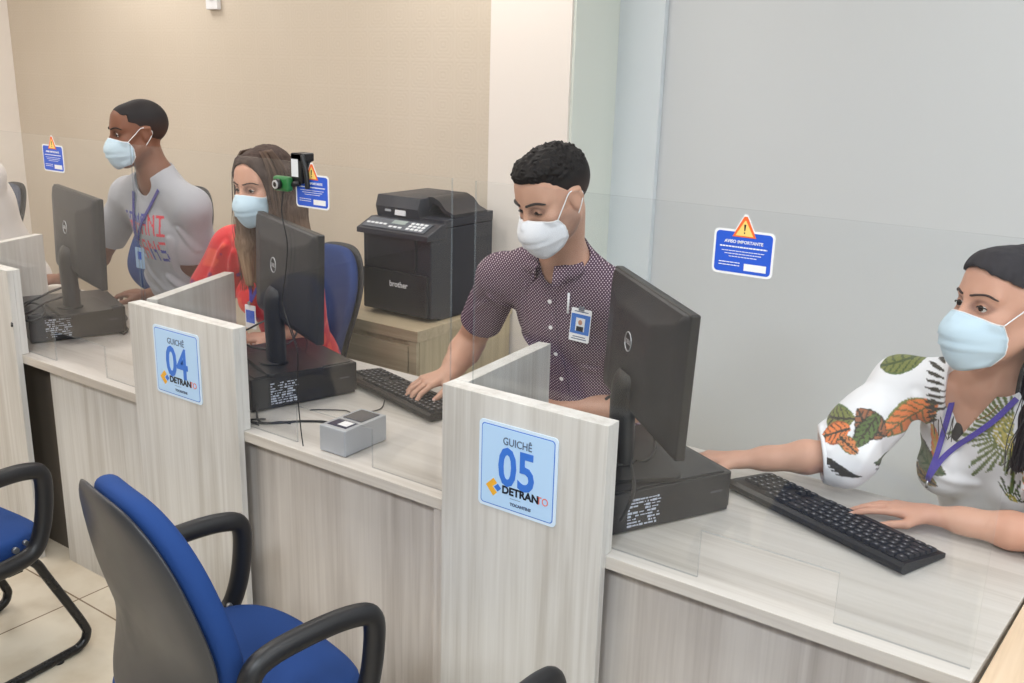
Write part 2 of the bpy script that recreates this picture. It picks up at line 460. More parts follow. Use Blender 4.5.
# ================================================================ counter signs
M_SIGN = plain('pale_blue_sign_face', (186, 218, 250), .35); M_SIGNW = plain('sign_rim', (214, 232, 250), .35)
M_SBLUE = plain('sign_blue', (62, 120, 214), .4); M_SDK = plain('sign_black', (20, 22, 34), .4)
M_SRED = plain('sign_salmon', (226, 120, 110), .4); M_SYEL = plain('sign_yellow', (240, 178, 56), .4); M_SGREY = plain('sign_grey', (84, 100, 128), .4)
def sign(cx, cz, num, label):
    y = 1.5565
    t = thing('counter_sign', label, 'sign', (cx, y, cz))
    F = frame((cx, y, cz), (1, 0, 0), (0, 0, 1))   # z out = (1,0,0)x(0,0,1) = (0,-1,0)
    b = new(); prism(b, rrect(-.101, .101, -.1, .1, .01), 0, .0022, M=F); obj('plate', b, M_SIGNW, t, world=True)
    b = new(); prism(b, rrect(-.094, .094, -.093, .093, .008), .0022, .0026, M=F, mi=0)
    prism(b, rrect(-.092, .092, -.091, .091, .007), .0026, .0029, M=F, mi=1); obj('panel', b, [M_SBLUE, M_SIGN], t, world=True)
    b = new(); text_bm(b, 'GUICHÊ', F @ Matrix.Translation((0, .055, .0032)), .024, bold=.0002, sx=.86); obj('word', b, M_SGREY, t, world=True)
    b = new(); text_bm(b, num, F @ Matrix.Translation((0, -.037, .0032)), .122, bold=.0026, sx=.8); obj('number', b, M_SBLUE, t, world=True)
    # emblem: yellow bracket and blue lozenge
    b = new(); E = F @ Matrix.Translation((-.058, -.049, 0))
    prism(b, [(-.022, 0), (-.002, .020), (.008, .010), (-.004, -.0), (.008, -.012), (-.002, -.022)], .0029, .0033, M=E, mi=0)
    prism(b, [(.0, 0), (.010, .009), (.019, 0), (.010, -.009)], .0029, .0034, M=E, mi=1)
    obj('emblem', b, [M_SYEL, M_SBLUE], t, world=True)
    b = new(); text_bm(b, 'DETRAN', F @ Matrix.Translation((-.037, -.057, .0033)), .0245, bold=.0009, align='LEFT'); obj('name', b, M_SDK, t, world=True)
    b = new(); text_bm(b, 'TO', F @ Matrix.Translation((.053, -.057, .0033)), .0245, bold=.0001, align='LEFT', sx=.85); obj('suffix', b, M_SRED, t, world=True)
    b = new(); text_bm(b, 'TOCANTINS', F @ Matrix.Translation((.012, -.081, .0033)), .0095, bold=.0004)
    box(b, -.016, .012, -.0655, -.0647, .0028, .0032, M=F); obj('caption', b, M_SGREY, t, world=True)
sign(-1.056, .886, '05', 'pale blue square sign reading 05 on the nearer divider')
sign(-2.212, .897, '04', 'pale blue square sign reading 04 on the divider farther left')

# ================================================================ warning stickers on the screens
M_WBLUE = plain('sticker_blue', (44, 92, 208), .35); M_WORG = plain('sticker_orange', (240, 110, 52), .4); M_WYEL = plain('sticker_yellow', (250, 214, 122), .4)
def sticker(cx, cz, label):
    y = GY-.0002
    t = thing('warning_sticker', label, 'sticker', (cx, y, cz)); F = frame((cx, y, cz), (1, 0, 0), (0, 0, 1))
    tri = lambda s, dy: [(-.024*s, .030+dy-.0), (.024*s, .030+dy), (.003, .030+dy+.040*s), (-.003, .030+dy+.040*s)]
    b = new(); prism(b, rrect(-.0565, .0565, -.0405, .0405, .009), 0, .0006, M=F)
    prism(b, tri(1.12, -.006), 0, .00055, M=F); obj('backing', b, M_WHITE, t, world=True)
    b = new(); prism(b, rrect(-.0525, .0525, -.0365, .0365, .007), .0006, .0009, M=F); obj('blue_field', b, M_WBLUE, t, world=True)
    b = new(); prism(b, tri(.92, -.002), .0006, .0012, M=F, mi=0); prism(b, [(-.0165, .0305), (.0165, .0305), (.001, .0575), (-.001, .0575)], .0012, .0014, M=F, mi=1)
    prism(b, [(-.0018, .051), (-.001, .0395), (.001, .0395), (.0018, .051)], .0014, .0016, M=F, mi=2); prism(b, rrect(-.0014, .0014, .0345, .0373, .0012, 3), .0014, .0016, M=F, mi=2)
    obj('warning_triangle', b, [M_WORG, M_WYEL, M_SDK], t, world=True)
    b = new(); text_bm(b, 'AVISO IMPORTANTE', F @ Matrix.Translation((0, .0165, .0012)), .0078, bold=.00015)
    rnd = random.Random(3)
    def line(x0, x1, z, h):
        x = x0
        while x < x1:
            w = rnd.uniform(.003, .007); box(b, x, min(x+w, x1), z, z+h, .0009, .0012, M=F); x += w+.0009
    line(-.044, .044, .0085, .0024)
    for z, hw in ((.0015, .040), (-.0035, .034), (-.0085, .026)): line(-hw, hw, z, .0012)
    for z in (-.0195, -.0245): line(-.044, -.004, z, .0014)
    box(b, .004, .045, -.031, -.0185, .0009, .0012, M=F)
    obj('lettering', b, M_WHITE, t, world=True)
sticker(-.6225, 1.4055, 'blue warning sticker on the screen between the monitor and the floral blouse')
sticker(-1.712, 1.4165, 'blue warning sticker on the screen beside the clipped webcam')
sticker(-2.836, 1.4165, 'blue warning sticker on the leftmost screen, above the far monitor')
# ================================================================ computers
M_LABEL = plain('label_grey', (190, 198, 214), .5)
M_SIL = plain('brushed_silver', (176, 180, 186), .38, metal=.3); M_RING = plain('silver_emblem', (196, 198, 202), .3, metal=.6)
M_CASE = plain('black_steel_case', (30, 30, 35), .38)
M_SCREEN = plain('dark_screen', (12, 12, 15), .12); M_MONB = plain('monitor_shell', (25, 26, 33), .5)
M_CABLE = plain('black_cable', (26, 26, 30), .45)
M_STICKW = plain('paper_label', (225, 228, 232), .5)

def tower(x, y, rz, w, d, h, label, flip=1):
    """small case lying flat; local +x is the side with the label, origin at the near corner of that side"""
    t = thing('desktop_computer', label, 'computer', (x, y, CT), rz)
    bm = mbox(-w, 0, 0, d, .004, h, bev=.003); obj('case', bm, M_CASE, t)
    obj('lid', mbox(-w+.006, -.006, .012, d-.012, h+.0002, h+.004, bev=.002), M_CASE, t)
    bm = mbox(-w+.01, -.01, d+.0005, d+.012, .006, h-.004, bev=.003); obj('front_bezel', bm, M_BLACK, t)
    bm = new()                                       # rear ports
    for k in range(4): box(bm, -w+.04+k*.05, -w+.075+k*.05, -.002, -.0004, .02, .04)
    for k in range(6): cyl(bm, (-w+.05+k*.035, -.0004, .062), (0, -1, 0), .006, .003, 10)
    obj('rear_ports', bm, M_SIL, t)
    for px, py in ((-.03, .03), (-w+.03, .03), (-.03, d-.03), (-w+.03, d-.03)):
        bm = new(); cyl(bm, (px, py, 0), (0, 0, 1), .01, .004, 14); obj('foot', bm, M_BLACK, t)
    # printed label on the side: rows of tiny marks
    F = frame((.0006, d*.30, h*.46), (0, 1, 0), (0, 0, 1)); rnd = random.Random(int(abs(x)*100)); bm = new()
    for row in range(9):
        z = .032-row*.0075; xx = -.042
        while xx < .036:
            ww = rnd.choice((.003, .005, .009, .012)); hh = rnd.choice((.0022, .0035, .005))
            if rnd.random() < .78: box(bm, xx, min(xx+ww, .044), z-hh/2, z+hh/2, 0, .0003, M=F)
            xx += ww+rnd.choice((.0012, .002, .004))
    obj('rating_label', bm, M_LABEL, t)
    bm = mbox(.0002, .0008, d*.84, d*.94, h*.55, h*.6); obj('side_mark', bm, plain('dark_mark', (70, 70, 76), .5), t)
    return t
PCA5 = math.atan2(.284, .148)-PI/2; 
tower(-.884, 1.637, PCA5, .335, .336, .097, 'black desktop computer lying flat under the monitor right of sign 05')
tower(-2.058, 1.682, math.atan2(.955, .29)-PI/2, .335, .33, .099, 'black desktop computer lying flat under the monitor between signs 04 and 05')
tower(-3.186, 1.66, math.atan2(.935, .354)-PI/2, .31, .31, .103, 'black desktop computer lying flat under the leftmost monitor')

def monitor(x, y, rz, z0, label, zb=.86, W=.50, Hh=.305):
    """local +y = the side the screen faces away from (its back), centre of the panel at the origin"""
    t = thing('computer_monitor', label, 'monitor', (x, y, zb), rz)
    T = Matrix.Translation((0, 0, z0-zb)) @ Matrix.Rotation(math.radians(2), 4, 'X')
    bm = mbox(-W/2, W/2, -.008, .014, -Hh/2, Hh/2, bev=.004, M=T); obj('bezel', bm, M_BLACK, t)
    obj('display', mbox(-W/2+.014, W/2-.014, -.0095, -.0078, -Hh/2+.018, Hh/2-.014, M=T), M_SCREEN, t)
    bm = new()                                       # back shell stepping up to a raised middle
    def loop(hw, z0_, z1_, yy): return [bm.verts.new(T @ Vector((px, yy, pz))) for px, pz in rrect(-hw, hw, z0_, z1_, .012, 4)]
    R = [loop(W/2-.003, -Hh/2+.003, Hh/2-.003, .0135), loop(W/2-.012, -Hh/2+.01, Hh/2-.006, .021), loop(W/2-.035, -Hh/2+.022, Hh/2-.03, .03), loop(.135, -Hh/2+.035, Hh/2-.05, .045), loop(.12, -Hh/2+.045, Hh/2-.065, .049)]
    for A, B in zip(R, R[1:]):
        n = len(A)
        for i in range(n): bm.faces.new((A[i], A[(i+1) % n], B[(i+1) % n], B[i]))
    bm.faces.new(R[-1]); bm.faces.new(R[0][::-1]); obj('back_shell', bm, M_MONB, t, smooth=35)
    bm = mbox(-.15, .15, .0305, .0325, Hh/2-.0365, Hh/2-.0335, M=T); obj('vent_slot', bm, M_SCREEN, t)
    bm = new(); F = T @ frame((0, .0495, .03), (-1, 0, 0), (0, 0, 1))
    ring = [F @ Vector((.0215*math.cos(a), .0215*math.sin(a), .0004)) for a in [2*PI*k/40 for k in range(40)]]
    tube(bm, ring, .0014, 6, closed=True)
    text_bm(bm, 'DELL', F @ Matrix.Translation((0, -.005, .0006)), .0145, bold=.0004, sx=.95); obj('maker_emblem', bm, M_RING, t)
    # stand: neck and flat base
    bm = new(); A = T @ Vector((0, .036, -.05)); zz = zb+.012
    pts = [A, A+Vector((0, .012, -.02)), Vector((0, .052, .13)), Vector((0, .050, .07)), Vector((0, .05, .012))]
    tube(bm, pts, .045, 16, smooth=5, ry=.027, up=(0, 1, 0)); obj('neck', bm, M_BLACK, t, smooth=True)
    bm = new(); prism(bm, rrect(-.115, .115, -.06, .115, .02, 6), 0.0005, .010, bev=.003); cyl(bm, (0, .058, .010), (0, 0, 1), .043, .006, 28)
    obj('stand_base', bm, M_BLACK, t)
    bm = mbox(-.015, .0, .0142, .018, -.137, -.125, M=T); obj('port_cover', bm, M_SIL, t)
    return t
azm = lambda wx, wy: math.atan2(wy, wx)            # direction of the panel's width
# local +x runs toward the far left end; rotate so local +x = (.72,-.69): then local +y is the staff side, so turn by PI
def place_mon(c, w, z0, zb, label, **k):
    return monitor(c[0], c[1], math.atan2(w[1], w[0]), z0, label, zb, **k)
place_mon((-.912, 1.848), (-.72, .69), 1.108, CT+.1015, 'black monitor seen from behind, right of sign 05')
place_mon((-2.090, 1.868), (-.925, .38), 1.122, CT+.1035, 'black monitor seen from behind, between signs 04 and 05')
place_mon((-3.135, 1.85), (-.966, .26), 1.118, CT+.1075, 'black monitor seen from behind, farthest left')

M_KEY = plain('black_keycap', (36, 37, 42), .5); M_KLEG = plain('key_legend', (150, 152, 158), .5)
def keyboard(x, y, rz, label):
    """origin at the middle, local +x along the length, +y toward the far (screen) edge"""
    t = thing('keyboard', label, 'keyboard', (x, y, CT+.0005), rz)
    Wd, D = .444, .142; t.scale = (1.08, 1.06, 1)
    bm = new(); sec = [(-D/2, .003), (-D/2, .013), (-D/2+.012, .016), (D/2-.01, .027), (D/2, .022), (D/2, .012), (D/2-.01, .003)]
    a = [bm.verts.new((-Wd/2, q, z)) for q, z in sec]; b_ = [bm.verts.new((Wd/2, q, z)) for q, z in sec]; n = len(sec)
    bm.faces.new(a); bm.faces.new(b_[::-1])
    for i in range(n): bm.faces.new((a[i], b_[i], b_[(i+1) % n], a[(i+1) % n]))
    obj('tray', bm, M_BLACK, t)
    tilt = math.atan2(.011, D-.022)
    keys = new(); u = .0187
    def key(cx, cy, w):
        z = .0165+(cy+D/2-.012)*math.tan(tilt)
        M = Matrix.Translation((cx, cy, z)) @ Matrix.Rotation(tilt, 4, 'X')
        hx, hy = w*u/2-.0009, u/2-.0009
        lo = [keys.verts.new(M @ Vector((sx*hx, sy*hy, 0))) for sx, sy in ((-1, -1), (1, -1), (1, 1), (-1, 1))]
        hi = [keys.verts.new(M @ Vector((sx*(hx-.0022), sy*(hy-.002)+.0006, .0068))) for sx, sy in ((-1, -1), (1, -1), (1, 1), (-1, 1))]
        keys.faces.new(hi)
        for i in range(4): keys.faces.new((lo[i], lo[(i+1) % 4], hi[(i+1) % 4], hi[i]))
        if w < 3: box(keys, -.0032, .0006, .0004, .0044, .0069, .0071, M=M, mi=1)
    y0 = -D/2+.022; x0 = -Wd/2+.018
    rows = [(0, [1.25, 1.25, 1.25, 6.25, 1.25, 1.25, 1.25]), (1, [2.25]+[1]*10+[2.75]), (2, [1.75]+[1]*11+[2.25]), (3, [1.5]+[1]*12+[1.5]), (4, [1]*13+[2]), (5.15, [1]+[1]*12+[2])]
    for r, ws in rows:
        cx = x0-.0094
        for w in ws: key(cx+w*u/2, y0+r*u, w); cx += w*u
    nx = x0-.0094+15.2*u
    for r in (0, 3, 4, 5.15):
        for c in range(3): key(nx+(c+.5)*u, y0+r*u, 1)
    key(nx+1.5*u, y0+u, 1)
    for r in range(5):
        for c in range(4): key(nx+(3.25+c+.5)*u, y0+r*u, 1)
    obj('keys', keys, [M_KEY, M_KLEG], t)
    for sx in (-1, 1):
        bm = mbox(sx*.17-.012, sx*.17+.012, D/2-.03, D/2-.012, 0, .006, bev=.001); obj('foot', bm, M_BLACK, t)
    return t
# far long edge of the keyboard faces the customer, so its +y is toward the screens
keyboard(-.525, 2.022, math.atan2(-.177, .447)+PI, 'black keyboard under the hand of the woman in the floral blouse')
keyboard(-1.832, 2.07, math.atan2(-.115, .44)+PI, 'black keyboard under the hand of the man in the plum shirt')

# ---------------------------------------------------------------- fingerprint reader
t = thing('fingerprint_reader', 'small grey metal fingerprint reader box on the counter near the front edge', 'reader', (-1.669, 1.69, CT), math.atan2(1.762-1.606, -1.628+1.625)-PI/2)
w, d, h = .089, .158, .072
obj('body', mbox(-w/2, w/2, -d/2, d/2, .002, h, bev=.0025), M_SIL, t)
obj('glass_plate', mbox(-w/2+.012, w/2-.012, -.005, d/2-.012, h-.0005, h+.002, bev=.001), plain('dark_glass', (62, 68, 80), .12), t)
obj('finger_rest', mbox(-w/2+.012, w/2-.012, -d/2+.016, -.016, h-.0005, h+.001, bev=.001), plain('navy_pad', (40, 44, 70), .35), t)
obj('lit_window', mbox(-.006, .026, -d/2+.026, -.022, h+.001, h+.0016), M_WHITE, t)

# ---------------------------------------------------------------- printer
def poly_side(bm, pts, x0, x1, mi=0, bev=0):        # (y,z) outline extruded along x
    M = Matrix(((0, 0, 1, 0), (1, 0, 0, 0), (0, 1, 0, 0), (0, 0, 0, 1)))
    return prism(bm, pts, x0, x1, M=M, mi=mi, bev=bev)
M_PRT = plain('charcoal_printer_plastic', (38, 41, 52), .4); M_PRT2 = plain('darker_printer_plastic', (34, 36, 43), .35); M_PANEL = plain('control_panel_grey', (84, 90, 100), .35)
PX0, PX1, PY, PZ = -2.68, -2.325, 2.79, CT+.001
t = thing('laser_printer', 'charcoal multifunction laser printer standing on the oak cabinet', 'printer', ((PX0+PX1)/2, PY+.2, PZ))
L_ = lambda x: x-(PX0+PX1)/2
wd = PX1-PX0
bm = new(); poly_side(bm, [(-.2, .014), (-.2, .30), (-.19, .335), (.2, .335), (.2, .0), (-.14, .0), (-.14, .014)], -wd/2, wd/2, bev=.006); obj('body', bm, M_PRT, t)
bm = new(); poly_side(bm, [(-.214, .02), (-.214, .17), (-.2, .17), (-.2, .02)], -wd/2+.01, wd/2-.012, bev=.004); obj('paper_tray', bm, M_PRT2, t)
bm = new(); poly_side(bm, [(-.212, .18), (-.212, .30), (-.2, .305), (-.2, .18)], -wd/2+.03, wd/2-.07, bev=.004); obj('front_door', bm, M_PRT2, t)
bm = new(); poly_side(bm, [(-.235, .30), (-.235, .318), (-.15, .352), (-.12, .352), (-.12, .30)], -wd/2-.004, wd/2+.012, bev=.004); obj('control_panel_housing', bm, M_PRT, t)
bm = new(); sl = math.atan2(.034, .085); Fp = frame((0, -.193, .3362), (1, 0, 0), (0, math.cos(sl), math.sin(sl)))
box(bm, -wd/2+.015, wd/2-.02, -.032, .036, 0, .002, M=Fp, mi=0)
box(bm, -.035, .035, .004, .03, .002, .004, M=Fp, mi=1)
for i in range(4):
    for j in range(3): box(bm, .06+i*.022, .075+i*.022, -.024+j*.019, -.012+j*.019, .002, .0045, M=Fp, mi=2)
for i in range(5): box(bm, -.155+i*.022, -.14+i*.022, -.01, .0, .002, .004, M=Fp, mi=2)
for i in range(3): box(bm, -.03+i*.024, -.014+i*.024, -.022, -.012, .002, .004, M=Fp, mi=2)
obj('control_panel', bm, [M_PANEL, plain('lcd_grey', (150, 162, 160), .3), M_STICKW], t)
bm = new(); poly_side(bm, [(-.115, .336), (-.13, .39), (-.115, .43), (.19, .43), (.2, .336)], -wd/2, .05, bev=.008); obj('scanner_cover', bm, M_PRT, t, smooth=30)
bm = new(); poly_side(bm, [(-.12, .336), (-.12, .362), (.2, .372), (.2, .336)], .05, wd/2, bev=.003); obj('scanner_bed', bm, M_PRT, t)
bm = new()                                           # document feeder hump with its overhanging lid
M_ = Matrix(((1, 0, 0, 0), (0, 0, 1, 0), (0, 1, 0, 0), (0, 0, 0, 1)))
prism(bm, [(.045, .372), (.045, .432), (.07, .434), (.105, .42), (.135, .392), (.175, .378), (.175, .366), (.13, .378), (.1, .402), (.07, .41)], -.06, .16, M=M_)
obj('feeder_lid', bm, M_PRT2, t, smooth=40)
bm = new(); F = frame((L_(PX0)+.20, -.2146, .115), (1, 0, 0), (0, 0, 1)); text_bm(bm, 'brother', F, .030, bold=.0006); obj('maker_name', bm, M_STICKW, t)
bm = new(); F = frame((-.115, -.1275, .372), (1, 0, 0), (0, .2, 1)); box(bm, .045, .10, -.01, .03, -.004, .002, M=F); obj('asset_sticker', bm, M_STICKW, t)
bm = new(); box(bm, -.01, .022, .0, .012, -.004, .0015, M=F); obj('badge', bm, M_SIL, t)

t.scale = (1, 1, 1.09)
# ---------------------------------------------------------------- cabinet under the printer
t = thing('cabinet', 'sand oak drawer cabinet under the charcoal printer', 'cabinet', (-2.95, 2.97, 0))
CX0, CX1, CYF, CYB = -3.1, -2.285, 2.664, 3.29
Lx = lambda v: v+2.95
obj('cabinet_top', mbox(CX0+2.95, CX1+2.95, CYF-2.97, CYB-2.97, CT-.045, CT, bev=.0015), W_CAB, t)
obj('carcass', mbox(CX0+2.96, CX1+2.945, CYF-2.95, CYB-2.98, 0, CT-.0455), wood('sand_oak_laminate_upright', 2, (205, 190, 158), (190, 174, 143), (168, 152, 124), seed=11), t)
xs = [CX0+.01, CX1-.05]
for i in range(1):
    for (z0, z1) in ((.535, .682), (.325, .528), (.06, .318)):
        obj('drawer', mbox(Lx(xs[i])+.003, Lx(xs[i+1])-.003, CYF-2.97+.002, CYF-2.97+.0195, z0, z1, bev=.0015), W_CAB, t)
obj('stile', mbox(Lx(CX1)-.044, Lx(CX1)-.008, CYF-2.97+.001, CYF-2.97+.0195, 0, .704), W_CAB, t)

# ---------------------------------------------------------------- webcam clipped on the screen
wx, wz = -1.768, 1.483
t = thing('webcam', 'black and green webcam clipped over the top of the clear screen', 'webcam', (wx, GY, wz))
M_GRN = plain('green_webcam_shell', (42, 112, 58), .4)
bm = new()
Mz = Matrix(((0, 0, 1, 0), (1, 0, 0, 0), (0, 1, 0, 0), (0, 0, 0, 1)))
box(bm, -.004, .034, -.012, -.0015, -.05, .022, bev=.003); box(bm, -.004, .034, -.012, .03, .0015, .022, bev=.003); box(bm, -.004, .034, .0095, .022, -.045, .01, bev=.003)
tube(bm, [(.03, -.006, .018), (.045, -.008, -.02), (.05, -.01, -.06)], .006, 10, smooth=5); obj('clip', bm, M_BLACK, t)
obj('label', mbox(-.001, .022, -.0128, -.0119, -.034, .008), M_STICKW, t)
bm = new(); box(bm, -.047, .006, -.034, -.012, -.07, -.034, bev=.007, seg=3); obj('head', bm, M_GRN, t, smooth=35)
bm = new(); tube(bm, [(-.002, -.018, -.054), (.022, -.008, -.048)], .007, 10); cyl(bm, (-.022, -.035, -.052), (-.1, -1, -.05), .0125, .010, 20); obj('lens_barrel', bm, M_BLACK, t)
bm = new(); cyl(bm, (-.0225, -.0445, -.0525), (-.1, -1, -.05), .0105, .003, 20); obj('lens_ring', bm, M_RING, t)
bm = new(); cyl(bm, (-.0227, -.0470, -.0527), (-.1, -1, -.05), .006, .001, 16); obj('lens', bm, M_SCREEN, t)

# ---------------------------------------------------------------- cables
def cable(name, label, pts, r=.0028, group=None, n=10):
    bm = new(); tube(bm, pts, r, 8, smooth=n); o = obj(name, bm, M_CABLE, smooth=True); tag(o, label, 'cable', group); return o
c = [(-1.80, 1.592, 1.43), (-1.812, 1.59, 1.36), (-1.80, 1.590, 1.26), (-1.815, 1.588, 1.17), (-1.80, 1.59, 1.10), (-1.79, 1.593, 1.02), (-1.775, 1.592, .95), (-1.765, 1.59, .87), (-1.77, 1.593, .79), (-1.765, 1.5935, .7535)]
c = [(-1.797, 1.600, 1.425), (-1.815, 1.603, 1.36), (-1.80, 1.604, 1.28), (-1.81, 1.603, 1.2), (-1.825, 1.603, 1.13), (-1.80, 1.603, 1.06), (-1.775, 1.602, 1.0), (-1.78, 1.602, .9), (-1.77, 1.60, .80), (-1.76, 1.597, .7535)]
cable('webcam_cable', 'thin black webcam cable hanging down the clear screen', c, .0016)
cable('power_cable', 'black cable looping out of the computer behind the fingerprint reader', [(-2.02, 1.668, .79), (-1.99, 1.645, .756), (-1.95, 1.66, .754), (-1.90, 1.72, .754), (-1.84, 1.76, .754), (-1.80, 1.745, .754), (-1.735, 1.738, .76)], .0032)
cable('data_cable', 'thin black cable lying in front of the computer left of the reader', [(-2.13, 1.66, .77), (-2.10, 1.635, .7535), (-2.03, 1.63, .7535), (-1.97, 1.64, .754), (-1.94, 1.68, .754), (-1.91, 1.69, .754)], .0025)
cable('coiled_cable', 'thin crossing black cable bunched at the left foot of the near screen', [(-2.07, 1.662, .78), (-2.045, 1.635, .754), (-2.0, 1.645, .758), (-1.985, 1.665, .756), (-2.0, 1.66, .7545), (-2.01, 1.63, .7545), (-1.965, 1.625, .7545)], .002)
cable('keyboard_cable', 'thin grey cable between the keyboard and the fingerprint reader', [(-1.83, 1.985, .76), (-1.80, 1.93, .7535), (-1.83, 1.86, .7535), (-1.87, 1.86, .7535), (-1.93, 1.82, .7535), (-1.95, 1.80, .7535)], .0018)
# cables behind the monitors, over the cases
def pc(name, label, pts, r, n=8):
    return cable(name, label, [at_z(*p) for p in pts], r, n=n)
pc('video_cable', 'thick black cable looped on the case behind the monitor right of sign 05', [(640, 414, .93), (652, 428, .90), (655, 448, .87), (645, 461, .862), (632, 458, .862), (624, 442, .875), (620, 424, .90), (626, 410, .93)], .0042)
pc('video_cable', 'black cable dropping over the front of the case right of sign 05', [(622, 412, .925), (624, 440, .885), (630, 462, .864), (634, 486, .857), (629, 505, .85), (621, 520, .80)], .0042)
pc('monitor_power_cable', 'grey-black cable lying along the case top beside the 05 divider', [(606, 399, .90), (612, 396, .90), (620, 400, .90), (622, 420, .87), (620, 450, .862), (622, 478, .858)], .004)
pc('video_cable', 'black cable sagging from the divider to the stand between signs 04 and 05', [(234, 333, .90), (246, 330, .89), (262, 322, .90), (280, 314, .93)], .0032)
pc('monitor_power_cable', 'black cable sagging low across the case between signs 04 and 05', [(234, 338, .88), (252, 347, .865), (272, 349, .866), (290, 342, .872), (298, 328, .89), (294, 314, .93)], .0036)
pc('data_cable', 'thin black cable looping down behind the monitor between signs 04 and 05', [(276, 288, 1.0), (284, 300, .96), (290, 312, .93), (292, 330, .89), (300, 350, .862), (305, 352, .862), (307, 342, .872), (303, 334, .885)], .002)
pc('power_cable', 'thick black cable coiled on the case under the leftmost monitor', [(64, 287, .93), (50, 292, .90), (36, 299, .88), (24, 304, .867), (17, 312, .863), (24, 320, .862), (36, 320, .862), (44, 314, .863), (42, 306, .866), (30, 303, .868), (22, 309, .872)], .0042)
pc('video_cable', 'black cable running left from the stand of the leftmost monitor', [(80, 290, .92), (62, 297, .89), (45, 303, .875), (30, 312, .87), (14, 318, .865), (12, 326, .862)], .0038)
cable('power_cable', 'small tangle of black cable beside the leftmost computer', [at_z(*p) for p in [(122, 312, .756), (127, 318, .756), (123, 324, .757), (128, 329, .756), (124, 334, .756), (119, 330, .757), (124, 320, .76)]], .003, n=8)
# ================================================================ chairs
M_BLUE = plain('blue_upholstery', (31, 64, 124), .85, bump=.12, bscale=1400, spec=.3)
M_NAVY = plain('dark_blue_upholstery', (38, 60, 112), .85, bump=.1, bscale=1400, spec=.3)
M_GSH = plain('grey_plastic_shell', (50, 51, 55), .36)
M_ARM = plain('black_armrest', (26, 26, 29), .42); M_TUBE = plain('black_steel_tube', (18, 18, 20), .28)
M_CAST = plain('black_castor', (20, 20, 22), .5)
M_CHR = plain('steel_bolt', (170, 172, 176), .3, metal=.8)

def shell_grid(fn, nu, nv, thick_fn):
    """closed curved pad: fn(u,v)->Vector mid surface (u,v in -1..1 disc-mapped), thickness along normal"""
    pass

def pad(outline, depth, bulge, M, seg=14, rim=.018):
    """soft cushion: superellipse outline(angle)->(x,y) , from z=0 up to depth with rounded rim and crown bulge"""
    bm = new(); n = 48; rings = []
    prof = [(0.0, .0, 0), (.90, .0, 0), (.97, .006, 0), (1.0, rim, 0), (1.0, depth-rim, 0), (.975, depth-.006, 0), (.92, depth, 0), (.75, depth, .55), (.5, depth, .85), (.25, depth, .97)]
    for s, z, bl in [(.15, 0, 0), (.3, 0, 0), (.45, 0, 0), (.6, 0, 0), (.75, 0, 0)]+prof[1:]:
        rings.append([bm.verts.new(M(s*outline(2*PI*k/n)[0], s*outline(2*PI*k/n)[1], z+bulge*bl)) for k in range(n)])
    c0 = bm.verts.new(M(0, 0, 0)); c1 = bm.verts.new(M(0, 0, depth+bulge))
    for A, B in zip(rings, rings[1:]):
        for k in range(n): bm.faces.new((A[k], A[(k+1) % n], B[(k+1) % n], B[k]))
    for k in range(n):
        bm.faces.new((rings[0][(k+1) % n], rings[0][k], c0)); bm.faces.new((rings[-1][k], rings[-1][(k+1) % n], c1))
    return bm

def sup(a, b, e=2.6):
    def f(t):
        c, s = math.cos(t), math.sin(t); return (a*math.copysign(abs(c)**(2/e), c), b*math.copysign(abs(s)**(2/e), s))
    return f

